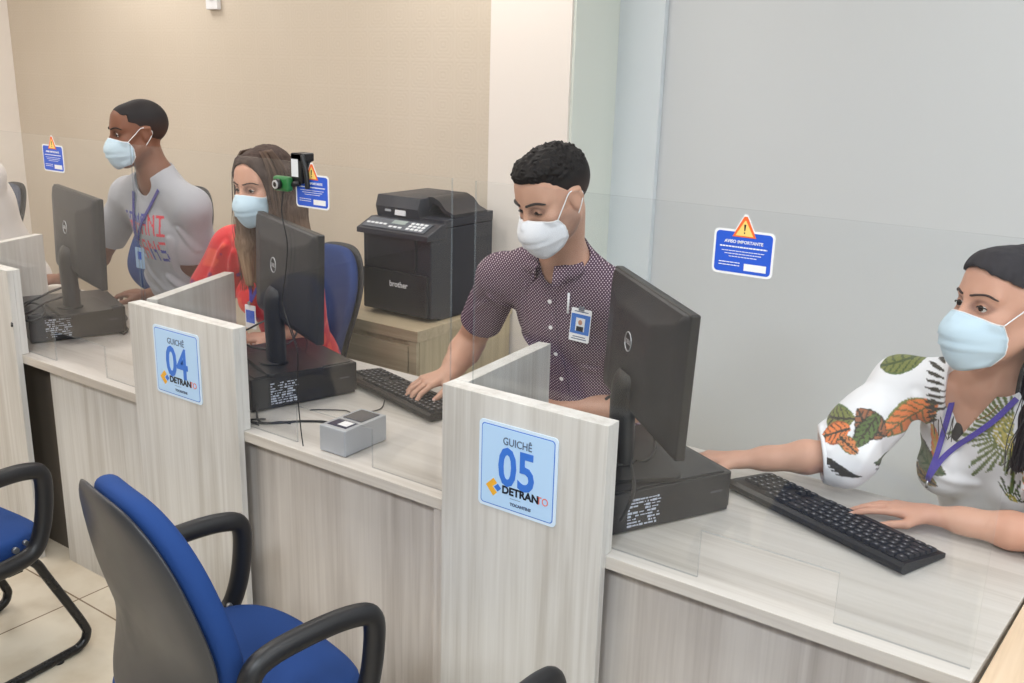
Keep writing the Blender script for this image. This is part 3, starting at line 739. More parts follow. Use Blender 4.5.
def office_chair(label, group, loc, rz, base='sled', back_h=.50, cloth=None, arms=True, seat_z=.44, shell=None, backw=.215, lean=12, bz=None, rear=-.255):
    """local +y is where the sitter looks"""
    cloth = cloth or M_BLUE; shell = shell or M_GSH
    t = thing('office_chair', label, 'chair', loc, rz, group)
    sz = seat_z
    so = sup(.245, .235, 3)
    def seatM(x, y, z):
        yy = y; dz = -.10*max(0, (y-.10)/.14)**2*.28 + .03*max(0, (-y-.1)/.13)**2*.4 + .35*x*x*.5
        return Vector((x*(1-.10*max(0, -y/.24)), yy, sz-.06+z+dz))
    obj('seat', pad(so, .07, .008, seatM), cloth, t, smooth=True, sub=1)
    bm = pad(lambda a: tuple(.96*v for v in so(a)), .022, 0, lambda x, y, z: seatM(x, y, z-.022), rim=.008); obj('seat_pan', bm, shell, t, smooth=True)
    # backrest, leaning back, narrower at the top, wrapping round the back
    la = math.radians(lean); zc = (bz or sz+.27); Rb = .55
    def bo(a):
        x, y = sup(backw, back_h/2, 3.3)(a)
        return (x*(1.04-.30*max(0, y/(back_h/2))**1.6), y)
    def backM(off):
        def f(x, y, z):
            # x across, y up the back, z thickness toward the sitter
            curve = x*x*.9; lum = -.045*math.exp(-((y+.11)/.13)**2)+.045*(max(0, y)/.25)**2*.6
            px = Vector((x, -.225-z*-1+curve-off-lum*1.0, zc+y))
            dy = (zc+y-sz)*-math.tan(la); px.y += dy; return px
        return f
    obj('backrest', pad(bo, .055, .006, backM(0)), cloth, t, smooth=True, sub=1)
    ob = lambda a: tuple(1.015*v for v in bo(a))
    bm = pad(ob, .026, 0, backM(.028), rim=.012); obj('back_shell', bm, shell, t, smooth=True, sub=1)
    # upright joining seat and back
    bm = new(); tube(bm, [(0, -.05, sz-.10), (0, -.17, sz-.10), (0, -.225, sz-.06), (0, -.235, sz+.0), (0, -.235, sz+.05)], .028, 12, smooth=6, ry=.008, up=(0, 1, .01)); obj('back_bracket', bm, M_TUBE, t, smooth=True)
    if arms:
        for s in (-1, 1):
            x = s*.272
            P = [(x, -.105, sz-.005), (x, -.118, sz+.10), (x, -.110, sz+.175), (x, -.07, sz+.205), (x, .03, sz+.216), (x, .12, sz+.212), (x, .165, sz+.19), (x, .168, sz+.12), (x, .150, sz+.03), (x, .115, sz-.025), (x, .03, sz-.038), (x, -.07, sz-.035)]
            bm = new(); tube(bm, P, .0235, 14, closed=True, smooth=6, ry=.022, up=(1, 0, 0)); 
            obj('armrest', bm, M_ARM, t, smooth=True)
            bm = new(); box(bm, min(x, s*.14), max(x, s*.14), -.045, -.005, sz-.066, sz-.056); box(bm, min(x, s*.14), max(x, s*.14), .045, .085, sz-.066, sz-.056); 
            obj('arm_bracket', bm, M_TUBE, t)
            bm = new(); cyl(bm, (x-s*.028, .085, sz-.01), (s, 0, 0), .009, .01, 12); cyl(bm, (x-s*.028, .115, sz-.0), (s, 0, 0), .007, .01, 12); obj('arm_bolt', bm, M_CHR, t)
    if base == 'sled':
        bm = new()
        for s in (-1, 1):
            x = s*.20
            P = [(s*.12, .12, sz-.085), (x*.9, .14, sz-.085), (x, .165, sz-.10), (x, .195, sz-.16), (x, .285, .09), (x, .295, .045), (x, .27, .018), (x, .20, .0135), (x, rear+.055, .0135), (x, rear, .0135)]
            if s == -1: LP = P
            else: RP = P
        full = LP + [(-.165, rear-.03, .0135), (.165, rear-.03, .0135)] + RP[::-1]
        tube(bm, full, .0135, 12, smooth=5); obj('sled_frame', bm, M_TUBE, t, smooth=True)
        for s in (-1, 1):
            bm = new(); cyl(bm, (s*.20, .20, 0), (0, 0, 1), .014, .010, 12); obj('floor_glide', bm, M_CAST, t)
        obj('cross_plate', mbox(-.15, .15, -.10, .13, sz-.095, sz-.082), M_TUBE, t)
    else:
        bm = new(); cyl(bm, (0, 0, .10), (0, 0, 1), .025, sz-.19, 20); cyl(bm, (0, 0, .06), (0, 0, 1), .034, .08, 20); obj('gas_column', bm, M_TUBE, t)
        obj('mechanism', mbox(-.09, .09, -.12, .10, sz-.12, sz-.083, bev=.006), M_TUBE, t)
        for k in range(5):
            a = 2*PI*k/5+.3; bm = new(); tube(bm, [(0, 0, .10), (.15*math.cos(a), .15*math.sin(a), .095), (.28*math.cos(a), .28*math.sin(a), .07)], lambda u: .024-.010*u, 10, smooth=4)
            leg = obj('base_leg', bm, M_CAST, t, smooth=True)
            bm = new(); c0 = Vector((.28*math.cos(a), .28*math.sin(a), .027)); tt = Vector((-math.sin(a), math.cos(a), 0))
            for s in (-1, 1): cyl(bm, c0+tt*(.006*s), tt*s, .027, .018, 18)
            cyl(bm, c0+Vector((0, 0, .02)), (0, 0, 1), .008, .028, 10); obj('castor', bm, M_CAST, t)
    return t
GA = 'blue visitor chairs in front of the counter'
office_chair('blue visitor chair with grey back shell, nearest the camera', GA, (-1.495, 1.145, 0), math.radians(-11), lean=-1, bz=.69, rear=-.15)
office_chair('blue visitor chair cut off by the left edge of the photo', GA, (-2.645, 1.045, 0), math.radians(4), lean=1)
office_chair('visitor chair below the 05 sign with only its armrest showing', GA, (-.515, 1.135, 0), math.radians(0), lean=1, bz=.60, back_h=.38)
GB = 'swivel chairs behind the counter'
office_chair('dark blue swivel chair backrest behind the woman in red', GB, (-2.74, 2.345, 0), math.radians(178), base='star', seat_z=.50, cloth=M_NAVY, shell=M_BLACK2, arms=False, bz=.80, back_h=.46)
office_chair('grey swivel chair behind the man in the plum shirt', GB, (-1.50, 2.40, 0), math.radians(178), base='star', seat_z=.50, cloth=plain('grey_upholstery', (104, 100, 108), .85, bump=.1, bscale=1400), shell=M_BLACK2, arms=False, bz=.79)
office_chair('dark swivel chair behind the man in the grey T-shirt', GB, (-3.80, 2.46, 0), math.radians(185), base='star', seat_z=.50, cloth=M_NAVY, shell=M_BLACK2, arms=False, bz=.90)
office_chair('swivel chair under the woman in the floral blouse', GB, (-.12, 2.66, 0), math.radians(150), base='star', seat_z=.48, cloth=M_NAVY, shell=M_BLACK2, arms=False, bz=.72, back_h=.40)
office_chair('dark grey swivel chair at the far left edge of the photo', GB, (-5.30, 2.40, 0), math.radians(180), base='star', seat_z=.48, cloth=plain('slate_upholstery', (72, 80, 98), .85, bump=.1, bscale=1400), shell=M_BLACK2, arms=False, bz=.80)
# ================================================================ distance-field modelling for bodies and clothes
NP = lambda v: np.array(v, dtype=np.float32)
class Field:
    def __init__(s, lo, hi, h):
        s.h = h; s.lo = NP(lo); n = np.ceil((NP(hi)-s.lo)/h).astype(int)+1; s.n = n
        s.ax = [s.lo[i]+h*np.arange(n[i], dtype=np.float32) for i in range(3)]
        s.F = np.full(tuple(n), .12, np.float32)
    def sub(s, lo, hi):
        a = np.clip(np.floor((NP(lo)-s.lo)/s.h).astype(int), 0, s.n-1); b = np.clip(np.ceil((NP(hi)-s.lo)/s.h).astype(int)+1, 1, s.n)
        if np.any(b <= a): return None, None
        sl = tuple(slice(a[i], b[i]) for i in range(3))
        P = (s.ax[0][sl[0]][:, None, None], s.ax[1][sl[1]][None, :, None], s.ax[2][sl[2]][None, None, :])
        return sl, P
    def merge(s, sl, d, k, op):
        A = s.F[sl]
        if op == 'sub': d = -d; A2 = -A
        else: A2 = A
        if op == 'add':
            if k > 0:
                h = np.clip(.5+.5*(A-d)/k, 0, 1); R = A+(d-A)*h-k*h*(1-h)
            else: R = np.minimum(A, d)
        elif op == 'sub':
            if k > 0:
                h = np.clip(.5-.5*(A-d)/k, 0, 1); R = A+(d-A)*h+k*h*(1-h)
            else: R = np.maximum(A, d)
        s.F[sl] = R
    def cap(s, a, b, ra, rb, k=.01, op='add', flat=None, fd=None, curve=None):
        """tapered capsule; flat<1 squeezes it along direction fd"""
        a, b = NP(a), NP(b); R = max(ra, rb)*(1/min(1, flat or 1) if flat else 1); R = max(ra, rb); m = R+k+.012
        sl, P = s.sub(np.minimum(a, b)-m, np.maximum(a, b)+m)
        if sl is None: return
        d = b-a; L2 = float((d*d).sum())+1e-9; q = [P[i]-a[i] for i in range(3)]
        t = np.clip((q[0]*d[0]+q[1]*d[1]+q[2]*d[2])/L2, 0, 1)
        v = [q[i]-t*d[i] for i in range(3)]
        r2 = v[0]**2+v[1]**2+v[2]**2
        if flat:
            e = NP(fd); e = e/np.linalg.norm(e); w = v[0]*e[0]+v[1]*e[1]+v[2]*e[2]
            r2 = r2+w*w*(1/flat**2-1); D = (np.sqrt(r2)-(ra+(rb-ra)*t))*((1+flat)/2)
        else: D = np.sqrt(r2)-(ra+(rb-ra)*t)
        s.merge(sl, D, k, op)
    def ell(s, c, r, k=.01, op='add', R=None):
        """ellipsoid; R columns are its axes in the world"""
        c = NP(c); m = max(r)+k+.012; sl, P = s.sub(c-m, c+m)
        if sl is None: return
        q = [P[i]-c[i] for i in range(3)]
        if R is not None: q = [q[0]*R[0][j]+q[1]*R[1][j]+q[2]*R[2][j] for j in range(3)]
        k0 = np.sqrt((q[0]/r[0])**2+(q[1]/r[1])**2+(q[2]/r[2])**2); k1 = np.sqrt((q[0]/r[0]**2)**2+(q[1]/r[1]**2)**2+(q[2]/r[2]**2)**2)
        s.merge(sl, k0*(k0-1)/np.maximum(k1, 1e-6), k, op)
    def plane(s, c, n, rad, k=0, op='sub'):
        """remove what lies beyond plane (c, n) inside a ball of radius rad round c"""
        c = NP(c); n = NP(n); n = n/np.linalg.norm(n); sl, P = s.sub(c-rad, c+rad)
        if sl is None: return
        q = [P[i]-c[i] for i in range(3)]
        d = q[0]*n[0]+q[1]*n[1]+q[2]*n[2]; r = np.sqrt(q[0]**2+q[1]**2+q[2]**2)
        D = np.maximum(-d, r-rad)   # negative inside the removed region
        s.merge(sl, D, k, 'sub')
    def noise(s, amp, sc, seed=0, box=None):
        sl, P = s.sub(*(box or (s.lo, s.lo+s.h*s.n)))
        s.F[sl] += amp*vnoise(P, sc, seed)
    def fold(s, a, b, amp, sig=.012):
        """a soft crease: lifts the front of the cloth along the line a-b seen from the front (x, z)"""
        a, b = NP(a), NP(b); m = sig*3; lo = np.minimum(a, b)-m; hi = np.maximum(a, b)+m; lo[1] -= .12; hi[1] += .07
        sl, P = s.sub(lo, hi)
        if sl is None: return
        dx, dz = b[0]-a[0], b[2]-a[2]; L2 = dx*dx+dz*dz+1e-9; qx, qz = P[0]-a[0], P[2]-a[2]; t = np.clip((qx*dx+qz*dz)/L2, 0, 1)
        d2 = (qx-t*dx)**2+(qz-t*dz)**2; d1 = np.sqrt(d2)
        s.F[sl] -= amp*(np.exp(-d2/(2*(sig*.55)**2))-.6*np.exp(-(d1-sig*1.3)**2/(2*(sig*.6)**2)))*(1-.5*t)
    def vcut(s, top, bot, wt, ymax, shift=0):
        """open a v from top (x,z) with half width wt down to bot (x,z), in front of ymax"""
        sl, P = s.sub((min(top[0], bot[0])-wt-.03, s.lo[1], bot[1]-.03), (max(top[0], bot[0])+wt+.03, ymax, top[1]+.05))
        t = (P[2]-bot[1])/(top[1]-bot[1]); w = wt*t; xc = bot[0]+(top[0]-bot[0])*t; D = np.abs(P[0]-xc)-w+0*P[1]
        D = D*.8; s.F[sl] = np.maximum(s.F[sl], -D)
    def mesh(s, name):
        F = s.F; F = np.where(F == 0, 1e-7, F); I = F < 0
        c = [I[i:I.shape[0]-1+i or None, j:I.shape[1]-1+j or None, k:I.shape[2]-1+k or None] for i in (0, 1) for j in (0, 1) for k in (0, 1)]
        sm = sum(x.astype(np.int8) for x in c); act = (sm > 0) & (sm < 8); idx = np.argwhere(act)
        if len(idx) == 0: raise RuntimeError('empty '+name)
        vid = np.full(act.shape, -1, np.int32); vid[act] = np.arange(len(idx))
        cor = np.array([(i, j, k) for i in (0, 1) for j in (0, 1) for k in (0, 1)])
        val = np.stack([F[tuple((idx+o).T)] for o in cor], 1)
        acc = np.zeros((len(idx), 3)); cnt = np.zeros(len(idx))
        for a in range(8):
            for b in range(a+1, 8):
                if np.abs(cor[a]-cor[b]).sum() != 1: continue
                fa, fb = val[:, a], val[:, b]; m = (fa < 0) != (fb < 0); t = fa/np.where(m, fa-fb, 1)
                acc[m] += (cor[a]+t[:, None]*(cor[b]-cor[a]))[m]; cnt[m] += 1
        V = (idx+acc/cnt[:, None])*s.h+s.lo
        quads = []
        for ax in range(3):
            u, w = [(1, 2), (2, 0), (0, 1)][ax]
            sh = [slice(None)]*3; sh2 = list(sh); sh[ax] = slice(0, -1); sh2[ax] = slice(1, None)
            A, B = I[tuple(sh)], I[tuple(sh2)]; e = np.argwhere(A != B)
            e = e[(e[:, u] > 0) & (e[:, w] > 0) & (e[:, u] < act.shape[u]) & (e[:, w] < act.shape[w])]
            du = np.zeros(3, int); du[u] = 1; dw = np.zeros(3, int); dw[w] = 1
            q = np.stack([vid[tuple((e-o).T)] for o in (du+dw, dw, 0*du, du)], 1)
            flip = ~A[tuple(e.T)]; q[flip] = q[flip][:, ::-1]; quads.append(q)
        Q = np.concatenate(quads); Q = Q[(Q >= 0).all(1)]
        # relax once along the surface for a soft, even skin
        for lam in (.5, .35):
            S_ = np.zeros_like(V); C_ = np.zeros(len(V))
            for k in range(4):
                a, b = Q[:, k], Q[:, (k+1) % 4]
                for i in range(3): S_[:, i] += np.bincount(a, V[b, i], len(V))+np.bincount(b, V[a, i], len(V))
                C_ += np.bincount(a, minlength=len(V))+np.bincount(b, minlength=len(V))
            V = V+lam*(S_/np.maximum(C_, 1)[:, None]-V)
        me = bpy.data.meshes.new(name); me.vertices.add(len(V)); me.vertices.foreach_set('co', V.astype(np.float32).ravel())
        me.loops.add(Q.size); me.loops.foreach_set('vertex_index', Q.astype(np.int32).ravel())
        me.polygons.add(len(Q)); me.polygons.foreach_set('loop_start', np.arange(0, Q.size, 4, dtype=np.int32)); me.polygons.foreach_set('loop_total', np.full(len(Q), 4, np.int32))
        me.update(calc_edges=True); me.polygons.foreach_set('use_smooth', [True]*len(Q))
        return me, V

def vnoise(P, sc, seed=0):
    """smooth value noise in -1..1 ; P three broadcastable arrays, sc per-axis frequency"""
    rs = np.random.RandomState(seed); T = rs.rand(32, 32, 32).astype(np.float32)*2-1
    g = [P[i]*sc[i]+100.3 for i in range(3)]; i0 = [np.floor(v).astype(np.int32) for v in g]; f = [g[i]-i0[i] for i in range(3)]; f = [v*v*(3-2*v) for v in f]
    out = 0
    for a in (0, 1):
        for b in (0, 1):
            for c in (0, 1):
                w = (f[0] if a else 1-f[0])*(f[1] if b else 1-f[1])*(f[2] if c else 1-f[2])
                out = out+w*T[(i0[0]+a) % 32, (i0[1]+b) % 32, (i0[2]+c) % 32]
    return out

def paint(me, rgb):
    """rgb: (n,3) sRGB 0..255 per vertex"""
    c = np.asarray(rgb, np.float64)/255; c = np.where(c <= .04045, c/12.92, ((c+.055)/1.055)**2.4)
    a = me.color_attributes.new('Col', 'FLOAT_COLOR', 'POINT'); a.data.foreach_set('color', np.concatenate([c, np.ones((len(c), 1))], 1).astype(np.float32).ravel())

def unit(v): v = np.asarray(v, float); return v/np.linalg.norm(v)

class Head:
    """local axes: x to the person's left ... right-handed: X = image of 'side', Y = forward (face), Z = up; origin between the ears"""
    def __init__(s, c, az, pitch=0, roll=0, k=1.0):
        # az: facing azimuth, 0 = toward -y (the customer), positive turns the face toward +x ; pitch>0 looks down
        f = np.array([math.sin(az)*math.cos(pitch), -math.cos(az)*math.cos(pitch), -math.sin(pitch)])
        side = np.array([math.cos(az), math.sin(az), 0.0])     # person's left hand side is +x when looking to -y
        up = np.cross(side, -f)*-1; up = np.cross(f, side)*-1 if np.cross(side, f)[2] > 0 and False else np.cross(side, f)
        if up[2] < 0: up = -up
        cr, sr = math.cos(roll), math.sin(roll); side, up = cr*side+sr*up, cr*up-sr*side
        s.c = np.array(c, float); s.R = np.stack([side, f, up], 1); s.k = k
    def p(s, x, y, z): return s.c+s.R @ (np.array([x, y, z])*s.k)
    def loc(s, V): return (V-s.c) @ s.R/s.k
    def M(s):
        m = Matrix.Identity(4)
        for i in range(3):
            for j in range(3): m[i][j] = s.R[i, j]*s.k
            m[i][3] = s.c[i]
        return m

def head_prims(G, h, lids=.35, jaw=1.0):
    k = h.k; R = h.R; p = h.p
    G.ell(p(0, -.018, .032), (.073*k, .092*k, .082*k), .02, R=R)
    G.ell(p(0, .026, -.012), (.062*k, .066*k, .088*k), .03, R=R)
    G.ell(p(0, .03, -.07), (.05*k*jaw, .052*k, .042*k), .03, R=R)
    G.cap(p(-.014, .066, -.105), p(.014, .066, -.105), .019*k, .019*k, .025)
    for s in (-1, 1):
        G.cap(p(s*.06*jaw, .0, -.05), p(s*.026*jaw, .062, -.102), .014*k, .014*k, .03)
        G.ell(p(s*.042, .062, -.028), (.022*k, .018*k, .02*k), .025, R=R)          # cheekbone
        G.cap(p(s*.048, .068, .020), p(s*.014, .084, .018), .009*k, .009*k, .018)    # brow ridge
    G.ell(p(0, .058, .05), (.05*k, .03*k, .04*k), .03, R=R)                         # forehead
    for s in (-1, 1): G.ell(p(s*.0315, .099, .000), (.019*k, .016*k, .0125*k), .014, op='sub', R=R)
    G.cap(p(0, .083, .010), p(0, .108, -.034), .0085*k, .0105*k, .014)
    G.ell(p(0, .110, -.037), (.012*k, .011*k, .0105*k), .008, R=R)
    for s in (-1, 1): G.ell(p(s*.0115, .099, -.040), (.0085*k, .011*k, .0085*k), .006, R=R)
    G.ell(p(0, .094, -.068), (.023*k, .010*k, .006*k), .008, R=R); G.ell(p(0, .092, -.078), (.019*k, .010*k, .007*k), .008, R=R)
    for s in (-1, 1):
        G.ell(p(s*.0315, .072, -.001), (.0165*k, .0155*k, .0150*k), .006, R=R)       # lids over the eyeball
        G.ell(p(s*.0320, .090, -.0025-.004*(1-lids)), (.0158*k, .014*k, max(.0012, .0066*lids)*k), .0012, op='sub', R=R)
        # ear
        G.ell(p(s*.074, -.010, -.005), (.007*k, .018*k, .031*k), .006, R=R)
        G.cap(p(s*.079, -.022, .018), p(s*.081, -.026, -.005), .0055*k, .005*k, .004)
        G.cap(p(s*.077, .0, .018), p(s*.079, -.022, .018), .0045*k, .0055*k, .004)
        G.ell(p(s*.0835, -.008, .0), (.005*k, .009*k, .014*k), .003, op='sub', R=R)

def hand_prims(G, W, d, n, side, curl=(25, 25, 20), spread=1.0, k=1.0, thumb=(.55, .35), fc=None, lift=0):
    """W wrist, d toward the knuckles, n back-of-hand normal, side: unit vector toward the thumb"""
    W = np.array(W, float); d = unit(d); n = unit(np.array(n)-np.dot(n, d)*d); s = unit(np.array(side)-np.dot(side, d)*d-np.dot(side, n)*n)
    fl = [(.044, .026, .022, 1.2), (.048, .030, .023, .4), (.045, .028, .023, -.4), (.036, .021, .020, -1.2)]
    r0 = [.0088, .0090, .0084, .0074]
    kn = []
    for i, (a, b, c, o) in enumerate(fl):
        K = W+d*(.088-.006*abs(i-1))*k+s*(.0205*(1.5-i))*k+n*(.003*(1-abs(i-1.5)/1.5))*k
        kn.append(K); B = W+d*.012*k+s*(.010*(1.5-i))*k
        G.cap(B, K, .0135*k, .0105*k, .012)
    G.ell(W+d*.045*k-n*.005*k, (.030*k, .036*k, .0125*k), .012, R=np.stack([s, d, n], 1))
    for i, (a, b, c, o) in enumerate(fl):
        cu = fc[i] if fc else curl
        u = unit(d+s*.13*spread*(1.5-i)/1.5*1.0); q = kn[i]; ang = 0
        for L, cr, ra, rb in ((a, cu[0], r0[i], r0[i]*.92), (b, cu[1], r0[i]*.92, r0[i]*.84), (c, cu[2], r0[i]*.84, r0[i]*.68)):
            ang += math.radians(cr); dd = unit(u*math.cos(ang)-n*math.sin(ang)); e = q+dd*L*k
            G.cap(q, e, ra*k, rb*k, .0025); q = e
        tips.append(q)
    T0 = W+d*.020*k+s*.022*k-n*.006*k; T1 = T0+unit(d*.62+s*.75-n*.25)*.040*k; T2 = T1+unit(d*thumb[0]+s*thumb[1]-n*.2+d*.3)*.032*k; T3 = T2+unit(d*.95+s*thumb[1]*.3-n*.22)*.025*k
    G.cap(T0, T1, .0145*k, .0115*k, .010); G.cap(T1, T2, .0110*k, .0098*k, .003); G.cap(T2, T3, .0098*k, .0075*k, .003); tips.append(T3)
tips = []

def arm_prims(G, Sh, E, W, n, k=1.0, big=1.0):
    Sh, E, W = map(np.array, (Sh, E, W))
    G.cap(Sh, Sh+(E-Sh)*.55, .052*big, .047*big, .03); G.cap(Sh+(E-Sh)*.5, E, .047*big, .037*big, .02)
    M1 = E+(W-E)*.3; G.cap(E, M1, .038*big, .041*big, .02); G.cap(M1, E+(W-E)*.72, .040*big, .030*big, .02)
    G.cap(E+(W-E)*.68, W, .031*big, .026*big, .02, flat=.85, fd=n); G.cap(W, W+unit(W-E)*.012, .026*big, .024*big, .012, flat=.72, fd=n)

def torso_prims(G, T, off=0.0, bust=0, wide=1.0):
    """T: dict N (neck base), P (pelvis), SL, SR shoulders, f forward"""
    N, P, SL, SR = (np.array(T[q], float) for q in ('N', 'P', 'SL', 'SR')); f = unit(T['f'])
    up = unit(N-P); side = unit(SL-SR); fw = unit(f-np.dot(f, up)*up); R = np.stack([side, fw, up], 1); L = np.linalg.norm(N-P)
    hw = np.linalg.norm(SL-SR)/2
    c = lambda t, y=0, x=0: P+up*L*t+fw*y+side*x
    G.ell(c(.70, .0), ((hw*.93)*wide+off, .115+off, .17+off), .04, R=R)
    G.ell(c(.40, .012), ((hw*.80)*wide*wide+off, .115+off, .17+off), .06, R=R)
    G.ell(c(.10, .0), ((hw*.90)*wide*wide+off, .125+off, .13+off), .06, R=R)
    G.cap(SL, SR, .056+off, .056+off, .05)
    for s in (SL, SR):
        G.cap(N+up*.015, N+(s-N)*.55+up*.008, .040+off, .042+off, .045); G.cap(N+(s-N)*.5, s, .045+off, .058+off, .04)
    G.cap(c(.93, -.02), c(1.03, -.01), .075+off, .055+off, .05)
    if bust:
        for s in (-1, 1): G.ell(c(.62, .085, s*hw*.46), (.062+off, bust+off, .062+off), .035, R=R)
    return c, R, L, hw

def mask_obj(h, col, par, mat, loops=True, drop=0, surf=None):
    """pleated face mask, its edge strips and the two ear loops"""
    bm = new(); nu, nv = 28, 22; G_ = []; M = h.M()
    for j in range(nv+1):
        v = j/nv; row = []
        z = -.014-.112*v
        prot = np.interp(v, [0, .12, .3, .55, .8, .93, 1], [.104, .120, .131, .125, .112, .101, .090])
        half = np.interp(v, [0, .3, .6, 1], [.060, .065, .063, .040])
        back = np.interp(v, [0, .3, .7, 1], [.052, .040, .036, .046])
        for i in range(nu+1):
            u = i/nu*2-1; x = half*math.sin(u*PI/2)**1 if False else half*u*(1.25-.25*u*u)
            y = back+(prot-back)*(max(0, 1-abs(u)**2.1))**.75
            zz = z-.010*(u*u)*(1-v)*1.0+.018*v*u*u + (.004 if v < .05 else 0)*(1-abs(u))
            pl = [.25, .42, .59]; y += sum(.0034*math.exp(-((v-q)/.020)**2) for q in pl)*(1-u*u*.6) - sum(.0026*math.exp(-((v-q-.035)/.02)**2) for q in pl)*(1-u*u*.6)
            pw = M @ Vector((x, y, zz-drop))
            if surf:                                    # keep the cloth outside the face
                ax = M @ Vector((0, .01, zz-drop)); dd = (pw-ax); far = ax+dd.normalized()*.2; q, nn, ii, di = surf.t.ray_cast(far, -dd.normalized())
                if q is not None and (q-ax).length+.003 > dd.length and (q-ax).length < .16: pw = ax+dd.normalized()*((q-ax).length+.003)
            row.append(bm.verts.new(pw))
        G_.append(row)
    for j in range(nv):
        for i in range(nu): f = bm.faces.new((G_[j][i], G_[j][i+1], G_[j+1][i+1], G_[j+1][i])); f.smooth = True
    co = {q: G_[a][b].co.copy() for q, (a, b) in dict(tl=(0, 0), tr=(0, nu), bl=(nv-1, 0), br=(nv-1, nu)).items()}
    top = [G_[0][i].co.copy() for i in range(nu+1)]; le = [G_[j][0].co.copy() for j in range(nv+1)]; ri = [G_[j][nu].co.copy() for j in range(nv+1)]
    o = obj('face_mask', bm, mat, par, world=True); md = o.modifiers.new('thick', 'SOLIDIFY'); md.thickness = .0014; md.offset = 0
    bm = new(); tube(bm, top, .0016, 6); tube(bm, le, .0015, 6); tube(bm, ri, .0015, 6); obj('mask_binding', bm, M_WHITE, o, world=False)
    bm = new()
    for s, a, b in ((-1, 'tl', 'bl'), (1, 'tr', 'br')):
        ear1 = M @ Vector((s*.078, .004, .020)); ear2 = M @ Vector((s*.080, -.030, .004)); ear3 = M @ Vector((s*.077, -.010, -.034)); m1 = M @ Vector((s*.0735, .03, .004))
        tube(bm, [co[a], (co[a]+ear1)/2+(m1-(co[a]+ear1)/2)*.25, ear1, ear2, ear3, (co[b]+ear3)/2, co[b]], .0015, 6, smooth=6)
    obj('ear_loop', bm, M_WHITE, o)
    return o

def eyes(h, par, iris=(52, 32, 22), look=0, lids=.35):
    M = h.M()
    mats = [plain('eye_white', (226, 220, 216), .15), plain('iris_brown', iris, .15), M_SCREEN]
    for s in (-1, 1):
        bm = new(); c = (s*.0315, .0735, -.001)
        ball(bm, c, .0134, 20)
        ld = Vector((look, 1, -.28*(1-lids))).normalized(); a = Vector(c)
        cyl(bm, a+ld*.0118, ld, .0060, .0018, 18, mi=1); cyl(bm, a+ld*.0130, ld, .0027, .0012, 14, mi=2)
        for v in bm.verts: v.co = M @ v.co
        obj('eye', bm, mats, par, world=True)
        bm = new(); zt = -.0025-.004*(1-lids); oh = max(.0014, .0072*lids)
        pts = [(s*(.0320+.0145*math.cos(a_)), .0735+.0152*math.cos(math.asin(max(-1, min(1, math.cos(a_)*.80)))), zt+oh*.85*math.sin(a_)) for a_ in np.linspace(.05, PI-.05, 9)]
        tube(bm, pts, .0013, 6)
        for v in bm.verts: v.co = M @ v.co
        obj('eyelash', bm, M_BROW, par, world=True)

def brows(h, par, mat, th=.0028, arch=.004, y=.0, surf=None):
    M = h.M()
    for s in (-1, 1):
        bm = new(); pts = [(s*.011, .0925, .0190+y), (s*.026, .0915, .0215+y+arch*.3), (s*.042, .084, .0225+y+arch*.4), (s*.056, .070, .0175+y)]
        if surf:
            Mi = M.inverted(); pts = [Mi @ surf.on(M @ Vector(q), .0008)[0] for q in catmull(pts, 3)]
        tube(bm, pts, lambda t: th*(1-.75*abs(t-.35)**1.2/.65**1.2), 8, smooth=3, ry=th*.5, up=None); 
        for v in bm.verts: v.co = M @ v.co
        obj('eyebrow', bm, mat, par, world=True)

def strip(bm, pts, w, th, nrm, mi=0):
    """flat ribbon following pts; nrm(p)->surface normal"""
    pts = [Vector(p) for p in pts]; R = []
    for i, p in enumerate(pts):
        t = (pts[min(i+1, len(pts)-1)]-pts[max(i-1, 0)]).normalized(); n = Vector(nrm(p)).normalized(); s = t.cross(n).normalized()
        R.append([bm.verts.new(p+s*w/2+n*th), bm.verts.new(p-s*w/2+n*th), bm.verts.new(p-s*w/2-n*.001), bm.verts.new(p+s*w/2-n*.001)])
    for A, B in zip(R, R[1:]):
        for k in range(4): bm.faces.new((A[k], A[(k+1) % 4], B[(k+1) % 4], B[k])).material_index = mi
    bm.faces.new(R[0]); bm.faces.new(R[-1][::-1])

class Surf:
    """nearest-surface lookup on a mesh along a direction, to lay ribbons and badges on cloth"""
    def __init__(s, me):
        from mathutils.bvhtree import BVHTree
        s.t = BVHTree.FromPolygons([v.co[:] for v in me.vertices], [p.vertices[:] for p in me.polygons])
    def on(s, p, off=.002):
        q, n, i, d = s.t.find_nearest(Vector(p)); return q+n*off, n
    def hit(s, o, d, off=.002):
        q, n, i, di = s.t.ray_cast(Vector(o), Vector(d).normalized())
        if q is None: q, n, i, di = s.t.find_nearest(Vector(o)+Vector(d).normalized()*.5)
        return (q+n*off, n)
# ================================================================ people
def smat(): return vcol('skin', rough=.5, sss=.12, bump=.15, bscale=700)
M_SKIN = smat()
M_CLOTH = vcol('printed_cloth', rough=.85, bump=.35, bscale=1600, sheen=.15)
M_HAIR = vcol('hair', rough=.68, bump=.3, bscale=900)
M_MASKB = plain('light_blue_mask_cloth', (198, 221, 236), .8, bump=.25, bscale=900); M_MASKW = plain('white_mask_cloth', (232, 234, 240), .8, bump=.25, bscale=900)
M_BROW = plain('dark_brow', (34, 24, 22), .7); M_LAN = plain('violet_lanyard', (70, 52, 168), .6, bump=.2)
M_METAL = plain('clip_metal', (190, 192, 196), .25, metal=.8); M_GOLD = plain('gold_chain', (196, 160, 96), .25, metal=.9)
M_TROU = plain('dark_trouser_cloth', (40, 44, 60), .85, bump=.3, bscale=1200); M_SHOE = plain('black_shoe', (24, 24, 26), .4)

